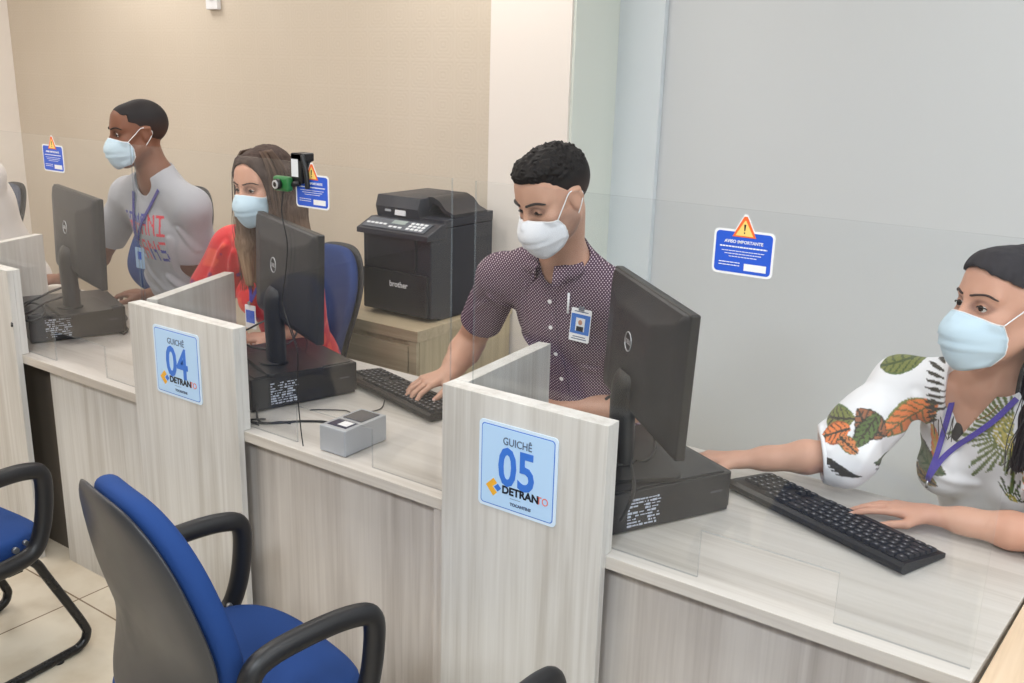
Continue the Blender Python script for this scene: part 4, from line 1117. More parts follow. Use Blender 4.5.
def col(n, c): return np.tile(np.array(c, float), (n, 1))
def skin_paint(me, V, h, base, dark, brow=None, stubble=0, nails=()):
    C = col(len(V), base); L = h.loc(V)
    near = np.linalg.norm(L, axis=1) < .16
    # lips, lid line and stubble belong to the skin itself
    lip = near & (L[:, 1] > .085) & (np.abs(L[:, 2]+.073) < .012) & (np.abs(L[:, 0]) < .026); C[lip] = np.array(dark)*.9+np.array([30, 0, 5])
    C += (vnoise([V[:, 0], V[:, 1], V[:, 2]], (60, 60, 60), 5)*3)[:, None]
    if stubble:
        w = np.clip((np.abs(L[:, 0])-.04)/.012, 0, 1)*np.clip((-.018-L[:, 2])/.02, 0, 1)*np.clip((L[:, 1]+.012)/.01, 0, 1)*near
        C = C*(1-.28*w[:, None]*stubble)+np.array([60, 48, 44])*(.28*w[:, None]*stubble)
    for s in (-1, 1):
        e = np.sqrt(((L[:, 0]-s*.0315)/.017)**2+((L[:, 2]+.001)/.011)**2); w = np.exp(-((e-1)/.28)**2)*(L[:, 1] > .06)*near
        C = C*(1-.45*w[:, None])+np.array(dark)*.55*(.45*w[:, None])
    for t in nails:
        d = np.linalg.norm(V-t, axis=1); C[d < .007] = np.array(base)*.5+np.array([235, 205, 200])*.5
    paint(me, np.clip(C, 0, 255))

def fwd(az): return (math.sin(az), -math.cos(az), 0)

def lower_body(root, T, seat_z, az, mat=None, k=1.0):
    """thighs, shins and shoes of the sitter, under the counter"""
    P = np.array(T['P'], float); f = np.array(fwd(az)); s = np.array([math.cos(az), math.sin(az), 0])
    lo = P-np.array([.45, .75, .60]); hi = P+np.array([.45, .40, .2]); lo[2] = 0.0
    G = Field(lo, hi, .011)
    hips = P+np.array([0, 0, -.02]); G.ell(hips, (.17, .13, .10), .04)
    feet = []
    for q in (-1, 1):
        hj = hips+s*.09*q; kn = hj+f*.36*k+s*.05*q; kn[2] = seat_z+.07; an = kn-f*.02; an[2] = .09
        G.cap(hj, kn, .088, .066, .03); G.cap(kn, an, .062, .045, .03); feet.append(an)
    me, V = G.mesh('trousers'); obj('trousers', me, mat or M_TROU, root, world=True)
    for an in feet:
        bm = new(); a = Vector(an); ff = Vector(f)
        tube(bm, [a+ff*-.06+Vector((0, 0, -.055)), a+ff*.02+Vector((0, 0, -.05)), a+ff*.12+Vector((0, 0, -.062)), a+ff*.18+Vector((0, 0, -.066))], lambda t: .036-.012*t, 12, smooth=5, ry=.03)
        tube(bm, [a+Vector((0, 0, .03)), a+Vector((0, 0, -.05))], .040, 12); obj('shoe', bm, M_SHOE, root, world=True)

def bounds(pts, m=.12, lo=(0, 0, 0), hi=(0, 0, 0)):
    A = np.array(pts, float); return A.min(0)-m+np.array(lo), A.max(0)+m+np.array(hi)

def lanyard(root, S_, pts, n_off=.003, w=.013, col_=None):
    bm = new(); path = []
    for p in catmull(pts, 8):
        q, n = S_.on(p, n_off); path.append(q)
    strip(bm, path, w, .0012, lambda p: S_.on(p)[1]); return obj('lanyard', bm, col_ or M_LAN, root, world=True)

# ---------------------------------------------------------------- man in the plum dotted shirt
def plum():
    m, nt, b = new_mat('plum_dotted_cloth')
    tc = nt.nodes.new('ShaderNodeTexCoord'); sep = nt.nodes.new('ShaderNodeSeparateXYZ'); nt.links.new(tc.outputs['Object'], sep.inputs[0])
    def ma(op, a, b_=None):
        n = nt.nodes.new('ShaderNodeMath'); n.operation = op
        for i, v in enumerate((a, b_)):
            if v is None: continue
            if isinstance(v, (int, float)): n.inputs[i].default_value = v
            else: nt.links.new(v, n.inputs[i])
        return n.outputs[0]
    x = ma('ADD', sep.outputs['X'], ma('MULTIPLY', sep.outputs['Y'], .55))
    a = ma('ADD', x, sep.outputs['Z']); c = ma('SUBTRACT', x, sep.outputs['Z'])
    def f(v): return ma('SUBTRACT', ma('FRACT', ma('MULTIPLY', v, 105)), .5)
    fa, fc = f(a), f(c); d = ma('SQRT', ma('ADD', ma('MULTIPLY', fa, fa), ma('MULTIPLY', fc, fc)))
    r = ramp(nt, d, [(.17, (222, 206, 214)), (.27, (82, 56, 78)), (.5, (74, 50, 72))])
    nt.links.new(r.outputs['Color'], b.inputs['Base Color']); b.inputs['Roughness'].default_value = .8; b.inputs['Specular IOR Level'].default_value = .3
    n = nt.nodes.new('ShaderNodeTexNoise'); n.inputs['Scale'].default_value = 1400; nt.links.new(tc.outputs['Object'], n.inputs['Vector'])
    bp = nt.nodes.new('ShaderNodeBump'); bp.inputs['Strength'].default_value = .3; bp.inputs['Distance'].default_value = .001
    nt.links.new(n.outputs['Fac'], bp.inputs['Height']); nt.links.new(bp.outputs['Normal'], b.inputs['Normal'])
    return m

def man_plum():
    root = thing('person', 'man in a plum dotted short-sleeved shirt and white mask typing while looking down', 'person', (-1.36, 2.42, 0))
    h = Head((-1.287, 2.02, 1.412), -.30, .40, .02, .99)
    T = dict(N=(-1.335, 2.15, 1.225), P=(-1.37, 2.44, .60), SL=(-1.20, 2.19, 1.135), SR=(-1.555, 2.185, 1.14), f=fwd(-.03))
    ER, WR = (-1.735, 2.275, .895), (-1.715, 2.145, .828); EL, WL = (-1.075, 2.27, .835), (-1.32, 2.20, .792)
    tips.clear()
    allp = [h.c+(0, 0, .12), T['P'], T['SL'], T['SR'], ER, WR, EL, WL]
    lo, hi = bounds(allp, .13, (-.02, -.03, .06)); G = Field(lo, hi, .0034)
    c, R, L, hw = torso_prims(G, T, -.006)
    G.cap(h.p(0, -.018, -.05), T['N'], .054, .060, .03); head_prims(G, h, lids=.10)
    arm_prims(G, T['SR'], ER, WR, (0, 0, 1), big=1.14); arm_prims(G, T['SL'], EL, WL, (0, 0, 1), big=1.02)
    hd = unit(np.array([-.030, -.085, -.016])); hand_prims(G, WR, hd, (0, -.2, 1), (1, 0, 0), fc=[(14, 26, 14), (20, 30, 16), (16, 28, 16), (20, 24, 14)], spread=1.3, k=1.0)
    nl = list(tips)
    hand_prims(G, WL, (-1, -.12, -.05), (0, -.15, 1), (0, -1, 0), fc=[(30, 40, 20)]*4)
    me, V = G.mesh('body'); skin_paint(me, V, h, (198, 154, 132), (140, 92, 76), stubble=1, nails=nl); obj('body', me, M_SKIN, root, world=True)
    Sk = Surf(me); eyes(h, root, lids=.10); brows(h, root, M_BROW, .0062, .002, surf=Sk)
    # shirt
    G = Field(lo, hi, .004); c, R, L, hw = torso_prims(G, T, .006); N = np.array(T['N'])
    HR = np.array(T['SR'])+(np.array(ER)-np.array(T['SR']))*.66; HL = np.array(T['SL'])+(np.array(EL)-np.array(T['SL']))*.66
    for Sh, H_, E in ((T['SR'], HR, ER), (T['SL'], HL, EL)):
        Sh = np.array(Sh); dr = unit(np.array(E)-Sh); G.cap(Sh, H_+dr*.03, .064, .064, .03)
    # folds at waist, chest and sleeves
    for a, b_, r in (((-1.50, 2.09, .99), (-1.36, 2.05, .93), .010), ((-1.50, 2.10, .93), (-1.38, 2.06, .90), .011), ((-1.22, 2.08, 1.0), (-1.13, 2.10, .92), .010), ((-1.55, 2.12, 1.09), (-1.47, 2.09, 1.0), .010), ((-1.26, 2.05, .93), (-1.16, 2.08, .88), .010), ((-1.58, 2.13, 1.07), (-1.66, 2.17, 1.02), .009), ((-1.42, 2.06, 1.15), (-1.46, 2.07, 1.0), .007)): G.fold(a, b_, r*.55, r*1.3)
    G.noise(.0038, (14, 14, 8), 4); G.noise(.0012, (38, 38, 26), 5)
    G.cap(N+(0, .01, -.03), h.p(0, -.018, -.07), .064, .075, .004, op='sub')           # neck hole
    G.vcut((N[0]+.002, N[2]+.02), (N[0]+.006, N[2]-.060), .042, N[1]-.02)
    for H_, Sh, E in ((HR, T['SR'], ER), (HL, T['SL'], EL)):
        dr = unit(np.array(E)-np.array(Sh)); G.plane(H_, dr, .085); G.cap(H_-dr*.018, H_+dr*.05, .052, .056, .001, op='sub')
    me, V = G.mesh('shirt'); Sf = Surf(me); sh = obj('shirt', me, plum(), root, world=True)
    # turned-down collar, two leaves meeting at the throat
    bm = new(); rows = []; nc = 36
    for i in range(nc+1):
        a = math.radians(-158+316*i/nc); fa = abs(a)/PI; sd = 1 if a > 0 else -1     # 0 = nape
        cx, cy = math.sin(a), math.cos(a); tilt = -.030*(1-cy)*.5
        r0, r1 = .060+.004*fa, .080+.012*fa; z0 = .036+tilt*1.4; drop = .034+.030*max(0, fa-.6)/.4
        inn = Vector(N)+Vector((r0*cx, r0*cy*1.05-.012, z0-.016)); top = Vector(N)+Vector(((r0+.004)*cx, (r0+.004)*cy*1.05-.012, z0)); out = Vector(N)+Vector((r1*cx, r1*cy*1.05-.014, z0-drop))
        q, n_ = Sf.on(out, .007); out = q if (q-out).length < .04 else out
        mid = (top+out)/2+Vector((cx, cy, .6))*.004
        rows.append([bm.verts.new(v) for v in (inn, top, mid, out)])
    for A, B in zip(rows, rows[1:]):
        for k_ in range(3): bm.faces.new((A[k_], B[k_], B[k_+1], A[k_+1]))
    co_ = obj('collar', bm, sh.data.materials[0], sh, smooth=True); md = co_.modifiers.new('thick', 'SOLIDIFY'); md.thickness = .003; md.offset = 0
    # placket, buttons, pocket, badge and pen
    bm = new(); path = []
    for z in np.linspace(1.135, .80, 24):
        q, n = Sf.hit((-1.338+.02*(1.135-z), 1.6, z), (0, 1, 0), .0008)
        if q: path.append((q, n))
    strip(bm, [p for p, n in path], .034, .0012, lambda p: Sf.on(p)[1]); obj('placket', bm, sh.data.materials[0], sh)
    for z in (1.118, 1.045, .965, .885):
        q, n = Sf.hit((-1.338+.02*(1.135-z), 1.6, z), (0, 1, 0), .0035)
        if q: bm = new(); cyl(bm, q-n*.002, n, .0058, .0028, 16); obj('button', bm, M_WHITE, sh)
    # chest pocket
    def on(x, z, off=.003): return Sf.hit((x, 1.6, z), (0, 1, 0), off)
    bm = new(); px0, px1, pz0, pz1 = -1.305, -1.185, .965, 1.105
    g = [[on(px0+(px1-px0)*i/8, pz1+(pz0-pz1)*j/8-(.02*max(0, j/8-.8)/.2*(1-abs(i-4)/4)), .0035)[0] for i in range(9)] for j in range(9)]
    vv = [[bm.verts.new(p) for p in r] for r in g]
    for j in range(8):
        for i in range(8): bm.faces.new((vv[j][i], vv[j][i+1], vv[j+1][i+1], vv[j+1][i]))
    obj('pocket', bm, sh.data.materials[0], sh, smooth=True)
    q, n = on(-1.246, 1.068, .008); n = Vector((.12, -1, .05)).normalized(); F = frame(q+n*.004, Vector((0, 0, 1)).cross(n)*1.0, (0, 0, 1))
    F = F @ Matrix.Rotation(math.radians(-4), 4, 'Z'); bg = thing_part = None
    b1 = new(); prism(b1, rrect(-.029, .029, -.045, .045, .004), 0, .0018, M=F); badge = obj('badge', b1, M_WHITE, root, world=True)
    b1 = new(); prism(b1, rrect(-.027, .027, -.024, .030, .001, 2), .0018, .0022, M=F); obj('badge_print', b1, plain('badge_blue', (62, 118, 200), .4), badge)
    b1 = new(); box(b1, -.013, .013, -.016, .020, .0022, .0026, M=F, mi=0); ball(b1, (0, 0, 0), .006, 12, (1, 1.2, .1)); 
    for v in list(b1.verts)[8:]: v.co = F @ (v.co+Vector((0, .008, .003)))
    box(b1, -.010, .010, -.016, -.003, .0026, .0030, M=F, mi=2)
    for f in b1.faces:
        if f.material_index == 0 and f.calc_center_median() is not None and len(f.verts) < 5 and f.calc_area() < 1e-5: f.material_index = 1
    obj('badge_portrait', b1, [M_STICKW, plain('portrait_tone', (190, 140, 116), .5), M_SDK], badge)
    b1 = new(); rnd = random.Random(9)
    for z, a in ((.037, .02), (-.032, .018), (-.038, .022)): box(b1, -a, a, z-.0012, z+.0012, .0018, .0021, M=F)
    obj('badge_lettering', b1, M_SGREY, badge)
    b1 = new(); box(b1, -.008, .008, .040, .052, -.001, .004, M=F); obj('badge_clip', b1, M_METAL, badge)
    q, n = on(-1.282, 1.115, .007); b1 = new(); tube(b1, [q+Vector((0, 0, .035)), q+Vector((.001, -.002, -.02))], .0032, 10); obj('pen', b1, M_WHITE, root, world=True)
    # hair: short faded sides, curly top
    G = Field(h.c-.17, h.c+.17, .0026); p = h.p; k = h.k
    G.ell(p(0, -.022, .038), (.0765*k, .095*k, .086*k), .01, R=h.R); G.ell(p(0, .012, .082), (.066*k, .080*k, .043*k), .02, R=h.R)
    sl, P_ = G.sub(h.c-.2, h.c+.2); Q = [P_[i]-h.c[i] for i in range(3)]; loc = [(Q[0]*h.R[0, j]+Q[1]*h.R[1, j]+Q[2]*h.R[2, j])/k for j in range(3)]
    topw = np.clip((loc[2]-.045)/.03, 0, 1)
    G.F[sl] += -.0085*topw*np.abs(vnoise(P_, (120, 120, 120), 8))-.004*topw*vnoise(P_, (42, 42, 42), 3)+.002*topw
    hl = .073-.020*np.clip((np.abs(loc[0])-.03)/.03, 0, 1)**2; face = (loc[2]-hl)*1.0          # hairline height on the forehead
    yb = np.where(loc[2] > .03, .050+(loc[2]-.03)*.2, np.where(loc[2] > -.01, .030, .002))
    yb = yb-.0*loc[0]
    cutf = np.minimum(loc[1]-yb, -(face))          # in front of the temple line and below the hairline
    G.F[sl] = np.maximum(G.F[sl], cutf)
    G.F[sl] = np.maximum(G.F[sl], -(loc[2]+.058+.25*np.clip(-.04-loc[1], 0, 1)*0))
    ear = np.sqrt(((loc[1]+.006)/.022)**2+((loc[2]+.010)/.034)**2); G.F[sl] = np.maximum(G.F[sl], np.where((np.abs(loc[0]) > .05), (1-ear)*.02, -1))
    me, V = G.mesh('hair'); Lc = h.loc(V); f_ = np.clip((Lc[:, 2]-.0)/.05, 0, 1)[:, None]
    paint(me, col(len(V), (22, 18, 18))*f_+col(len(V), (58, 44, 40))*(1-f_)); obj('hair', me, M_HAIR, root, world=True)
    mask_obj(h, None, root, M_MASKW, surf=Sk, drop=.008)
    lower_body(root, T, .50, -.03)
    return root

# ---------------------------------------------------------------- woman in the floral blouse
def leafmask(u, v, c, a, L, w):
    du, dv = u-c[0], v-c[1]; t = (du*math.cos(a)+dv*math.sin(a))/L; b = (-du*math.sin(a)+dv*math.cos(a))
    ins = (t > 0) & (t < 1); prof = w*np.sin(PI*np.clip(t, 0, 1))**.75
    return ins & (np.abs(b) < prof), t, b, prof
def paint_leaf(C, u, v, sel, c, a, L, w, cin, cout, vein, nv=7):
    m, t, b, prof = leafmask(u, v, c, a, L, w); m = m & sel
    C[m] = cout; e = m & (np.abs(b) < prof*.86); C[e] = cin
    st = np.sin((t*nv+np.abs(b)/w*1.6)*2*PI) > .72; C[e & st] = vein; C[e & (np.abs(b) < .0022)] = vein

def woman_floral():
    root = thing('person', 'woman in a white floral blouse and light blue mask typing at the nearest window', 'person', (-.22, 2.6, 0))
    h = Head((-.268, 2.262, 1.246), -.76, -.08, .05, 1.11)
    T = dict(N=(-.285, 2.325, 1.055), P=(-.20, 2.60, .54), SL=(-.10, 2.36, .985), SR=(-.475, 2.365, .995), f=fwd(-.22))
    ER, WR = (-.570, 2.19, .845), (-.775, 2.095, .812); EL, WL = (-.105, 2.135, .800), (-.335, 2.115, .792)
    tips.clear()
    lo, hi = bounds([h.c+(0, 0, .12), T['P'], T['SL'], T['SR'], ER, WR, EL, WL, (-.86, 2.05, .8)], .12, (0, -.03, .04)); G = Field(lo, hi, .0034)
    c, R, L, hw = torso_prims(G, T, -.006, bust=.062)
    G.cap(h.p(0, -.022, -.05), np.array(T['N']), .047, .052, .03); head_prims(G, h, lids=.78, jaw=.93)
    arm_prims(G, T['SR'], ER, WR, (0, 0, 1), big=.94); arm_prims(G, T['SL'], EL, WL, (0, 0, 1), big=.94)
    hand_prims(G, WR, (-.9, -.35, -.02), (0, .1, 1), (-.3, -1, 0), fc=[(18, 22, 12)]*4, k=.93)
    tips.clear(); hand_prims(G, WL, (-.98, -.14, -.03), (0, .05, 1), (0, -1, 0), fc=[(6, 10, 6), (9, 12, 8), (10, 14, 8), (10, 12, 8)], spread=.9, k=.93, thumb=(.75, .15)); nl = list(tips)
    me, V = G.mesh('body'); skin_paint(me, V, h, (204, 156, 134), (150, 96, 82), nails=nl); obj('body', me, M_SKIN, root, world=True)
    Sk = Surf(me); eyes(h, root, lids=.78, look=.1); brows(h, root, plain('brown_brow', (58, 38, 34), .7), .0042, .004, surf=Sk)
    # blouse
    G = Field(lo, hi, .0036); c, R, L, hw = torso_prims(G, T, .007, bust=.066); N = np.array(T['N'])
    SR_, SL_ = np.array(T['SR']), np.array(T['SL']); E1, E2 = np.array(ER), np.array(EL)
    HR = E1+(np.array(WR)-E1)*.10; HL = E2+(np.array(WL)-E2)*.02
    G.cap(SR_, SR_+(E1-SR_)*.6, .064, .074, .03); G.cap(SR_+(E1-SR_)*.5, HR, .074, .062, .03); G.cap(E1+(.045, .0, .01), E1+(.03, -.01, -.012), .058, .056, .03)
    G.cap(SL_, SL_+(E2-SL_)*.6, .064, .072, .03); G.cap(SL_+(E2-SL_)*.5, HL, .072, .058, .03)
    for a, b_, r in (((-.47, 2.27, .93), (-.50, 2.20, .84), .012), ((-.52, 2.28, .95), (-.57, 2.20, .88), .012), ((-.43, 2.25, 1.0), (-.40, 2.21, .90), .010), ((-.40, 2.23, .83), (-.28, 2.23, .81), .011), ((-.62, 2.20, .90), (-.60, 2.13, .82), .011), ((-.36, 2.22, .97), (-.33, 2.20, .84), .008), ((-.18, 2.20, .97), (-.14, 2.2, .86), .010)): G.fold(a, b_, r*.55, r*1.3)
    G.noise(.0045, (13, 13, 8), 14); G.noise(.0014, (36, 36, 26), 15)
    G.cap(N+(0, .012, -.02), h.p(0, -.02, -.07), .062, .075, .004, op='sub')
    G.vcut((-.305, 1.085), (-.362, .850), .066, 2.30)
    for H_, A, B in ((HR, E1, np.array(WR)), (HL, E2, np.array(WL))):
        dr = unit(B-A); G.plane(H_+dr*.012, dr, .10); G.cap(H_-dr*.014, H_+dr*.06, .049, .054, .001, op='sub')
    me, V = G.mesh('blouse'); Sf = Surf(me)
    u, v, y = V[:, 0], V[:, 2], V[:, 1]; C = col(len(V), (236, 236, 240)); al = np.ones(len(V), bool)
    GRN, OLV, ORG, DRK, YEL = (92, 112, 66), (120, 126, 70), (226, 128, 72), (62, 58, 52), (190, 176, 92)
    # foliage print (positions across x and up z)
    paint_leaf(C, u, v, al, (-.475, .915), .72, .125, .040, ORG, OLV, (110, 100, 60), 8)
    paint_leaf(C, u, v, al, (-.53, 1.045), .42, .11, .026, OLV, GRN, (70, 84, 50), 6)
    paint_leaf(C, u, v, al, (-.475, .862), -.25, .14, .024, (96, 104, 78), DRK, (60, 80, 52), 8)
    paint_leaf(C, u, v, al, (-.43, .815), -.3, .08, .018, (150, 118, 70), GRN, DRK, 5)
    paint_leaf(C, u, v, al, (-.395, .93), -1.25, .09, .012, ORG, (200, 96, 70), YEL, 5)
    for (cu, cv, a, L_, w_, ci, co) in ((-.615, .93, .2, .08, .024, OLV, GRN), (-.60, .895, .5, .07, .022, ORG, (160, 90, 60)), (-.54, .965, -.6, .09, .026, (150, 96, 70), DRK), (-.52, .89, 1.2, .08, .022, GRN, DRK), (-.56, .91, -.5, .06, .016, (210, 130, 80), GRN)):
        paint_leaf(C, u, v, al, (cu, cv), a, L_, w_, ci, co, DRK, 6)
    def fan(cu, cv, a0, a1, r, n, c1, c2):
        du, dv = u-cu, v-cv; rr = np.hypot(du, dv); an = np.arctan2(dv, du); an = np.where(an < a0-.01, an+2*PI, an)
        m = (an > a0) & (an < a1) & (rr < r*(.78+.22*np.cos(an*9))); ph = np.abs(np.mod((an-a0)/(a1-a0)*n, 1)-.5)*2
        w = np.clip(1-rr/r*.9, .12, 1); k1 = m & (ph < .25+.75*w); C[k1] = c1; C[k1 & (ph < .28)] = c2; C[m & (rr < r*.28) & (ph < .6)] = YEL
    fan(-.215, .965, 1.7, 4.9, .15, 21, OLV, (84, 106, 60)); fan(-.12, .90, 1.9, 4.9, .08, 9, ORG, GRN)
    fan(-.20, .80, .2, 2.4, .06, 9, GRN, DRK)
    # dark fern strokes beside the neckline and at the cuff
    def ferns(cu, cv, du_, dv_, n, ln, ang):
        for i in range(n):
            a = (cu+du_*i, cv+dv_*i); m, t, b, pr_ = leafmask(u, v, a, ang+.06*i, ln, .0042); C[m] = DRK
    ferns(-.425, 1.095, .003, -.017, 8, .045, -.25); ferns(-.60, .865, .010, -.008, 6, .06, -.25); ferns(-.45, .84, .001, -.012, 6, .028, 2.5)
    ferns(-.41, .99, .002, -.015, 5, .03, .5)
    paint(me, C); bl = obj('blouse', me, M_CLOTH, root, world=True)
    # cuff rims
    for H_, A, B in ((HR, E1, np.array(WR)), (HL, E2, np.array(WL))):
        dr = Vector(unit(B-A)); cc = Vector(H_)+dr*.008; uu = dr.orthogonal().normalized(); ww = dr.cross(uu); bm = new()
        tube(bm, [cc+uu*(.058*math.cos(2*PI*i/28))*(1+.06*math.sin(i*1.9))+ww*(.058*math.sin(2*PI*i/28))*(1+.05*math.cos(i*2.3)) for i in range(28)], .0048, 8, closed=True); obj('cuff', bm, plain('white_cuff_cloth', (236, 236, 240), .85), bl)
    # lanyard over skin and blouse
    Sb = Surf(bpy.data.objects[root.children[0].name].data)
    class Both:
        def on(s, p, off=.002):
            a, na = Sf.on(p, off); b, nb = Sb.on(p, off)
            return (a, na) if (a-Vector(p)).length < (b-Vector(p)).length+.004 else (b, nb)
    B_ = Both()
    def hitm(x, z, off=.004):
        a, na = Sf.hit((x, 1.7, z), (0, 1, 0), off); b, nb = Sb.hit((x, 1.7, z), (0, 1, 0), off)
        c_ = [q for q in ((a, na), (b, nb)) if q[0]]; return min(c_, key=lambda q: q[0].y)
    for xs in ([(-.345, 1.07), (-.352, 1.02), (-.358, .96), (-.362, .91), (-.366, .86), (-.372, .82), (-.375, .80)], [(-.222, 1.045), (-.255, .99), (-.29, .945), (-.325, .90), (-.352, .86), (-.370, .82), (-.375, .80)]):
        bm = new(); P_ = [hitm(x, z, .005) for x, z in xs]; pts = catmull([q[0] for q in P_], 6)
        strip(bm, pts, .012, .0012, lambda p: (-.15, -1, .15)); obj('lanyard', bm, M_LAN, root, world=True)
    bm = new(); q = hitm(-.375, .80, .006)[0]; tube(bm, [q, q+Vector((0, 0, -.018))], .003, 8); obj('lanyard_clip', bm, M_METAL, root, world=True)
    bm = new(); P_ = [hitm(x, z, .002)[0] for x, z in ((-.335, 1.03), (-.325, .995), (-.308, .975), (-.290, .98), (-.268, 1.00), (-.255, 1.025))]; tube(bm, catmull(P_, 6), .0011, 6)
    q = hitm(-.306, .972, .003)[0]; ball(bm, q, .004, 8); tube(bm, [q+Vector((-.008, 0, .001)), q+Vector((.008, 0, .004))], .0016, 6); obj('necklace', bm, M_GOLD, root, world=True)
    # long dark hair, parted, falling behind the far shoulder and down the near side
    G = Field(h.c-np.array([.22, .22, .42]), h.c+np.array([.24, .24, .17]), .003); p = h.p; k = h.k
    G.ell(p(0, -.026, .036), (.080*k, .100*k, .088*k), .01, R=h.R); G.ell(p(0, -.07, .0), (.066*k, .055*k, .07*k), .03, R=h.R); G.ell(p(0, .034, .062), (.066*k, .064*k, .052*k), .02, R=h.R)
    sl, P_ = G.sub(h.c-.5, h.c+.5); Q = [P_[i]-h.c[i] for i in range(3)]; loc = [(Q[0]*h.R[0, j]+Q[1]*h.R[1, j]+Q[2]*h.R[2, j])/k for j in range(3)]
    hl = .074-6.0*loc[0]**2
    cut = np.minimum(loc[1]-(.022-.35*np.clip(loc[2]-.02, -.06, 0)), -(loc[2]-hl)); G.F[sl] = np.maximum(G.F[sl], cut)
    ear = np.sqrt(((loc[1]-.000)/.026)**2+((loc[2]+.010)/.036)**2); G.F[sl] = np.maximum(G.F[sl], np.where((loc[0] > .05)|(loc[0] < -.05), (1-ear)*.02, -1))
    for s in (-1, 1):
        pts = [p(s*.062, -.045, .02), p(s*.082, -.062, -.05), p(s*.088, -.060, -.12), p(s*.092, -.04, -.20), p(s*.088, -.02, -.29)]
        for a, b_, r1, r2 in zip(pts, pts[1:], (.038, .040, .038, .034), (.040, .038, .034, .018)): G.cap(a, b_, r1, r2, .02)
    G.cap(p(0, -.085, .0), p(0, -.10, -.20), .06, .05, .03)
    an = vnoise([loc[0]*1.0+0*loc[1], loc[1]+0*loc[0], loc[2]*.0+loc[2]*.06], (150, 150, 60), 21); G.F[sl] += .0018*an
    me, V = G.mesh('hair'); Lc = h.loc(V); n_ = vnoise([Lc[:, 0], Lc[:, 1], Lc[:, 2]], (260, 260, 10), 3)[:, None]
    paint(me, np.clip(col(len(V), (34, 30, 36))+n_*9, 4, 255)); hr = obj('hair', me, M_HAIR, root, world=True)
    bm = new(); rnd = random.Random(5)
    for i in range(46):
        s = 1 if i % 4 else -1; x = s*(.074+rnd.uniform(0, .024)); y_ = rnd.uniform(-.06, .0)
        tube(bm, catmull([h.p(x*.8, y_-.01, .02), h.p(x*1.05, y_, -.06), h.p(x*1.15, y_+rnd.uniform(-.01, .02), -.14), h.p(x*1.2, y_+rnd.uniform(-.02, .04), -.24), h.p(x*1.15+rnd.uniform(-.02, .02), y_+.02, -.30)], 4), .0010, 4)
    obj('loose_strands', bm, plain('black_hair_strand', (30, 26, 30), .4), hr)
    mask_obj(h, None, root, M_MASKB, surf=Sk, drop=.004)
    lower_body(root, T, .48, -.22, plain('white_trouser_cloth', (200, 198, 196), .85))
    return root

# ---------------------------------------------------------------- 5 x 7 letters for printed T-shirt lettering
GLY = {'A': '01110 10001 10001 11111 10001 10001 10001', 'R': '11110 10001 10001 11110 10100 10010 10001', 'M': '10001 11011 10101 10101 10001 10001 10001', 'N': '10001 11001 10101 10011 10001 10001 10001',
       'I': '11111 00100 00100 00100 00100 00100 11111', 'J': '00111 00010 00010 00010 00010 10010 01100', 'E': '11111 10000 10000 11110 10000 10000 11111', 'S': '01111 10000 10000 01110 00001 00001 11110'}
def letters(word, u, v, u0, v0, cw, chh):
    """mask and 0..1 height of each vertex inside the word; u0,v0 = top left"""
    m = np.zeros(len(u), bool); hgt = np.zeros(len(u)); lt = np.full(len(u), -1)
    for i, ch in enumerate(word):
        g = [r for r in GLY[ch].split()]
        for r in range(7):
            for c_ in range(5):
                if g[r][c_] == '1':
                    a = u0+(i*6.4+c_)*cw/5; b_ = v0-(r+1)*chh/7
                    k = (u >= a-.0006) & (u < a+cw/5+.0006) & (v >= b_) & (v < b_+chh/7+.0004); m |= k; lt[k] = i
    return m, (v0-v)/chh, lt

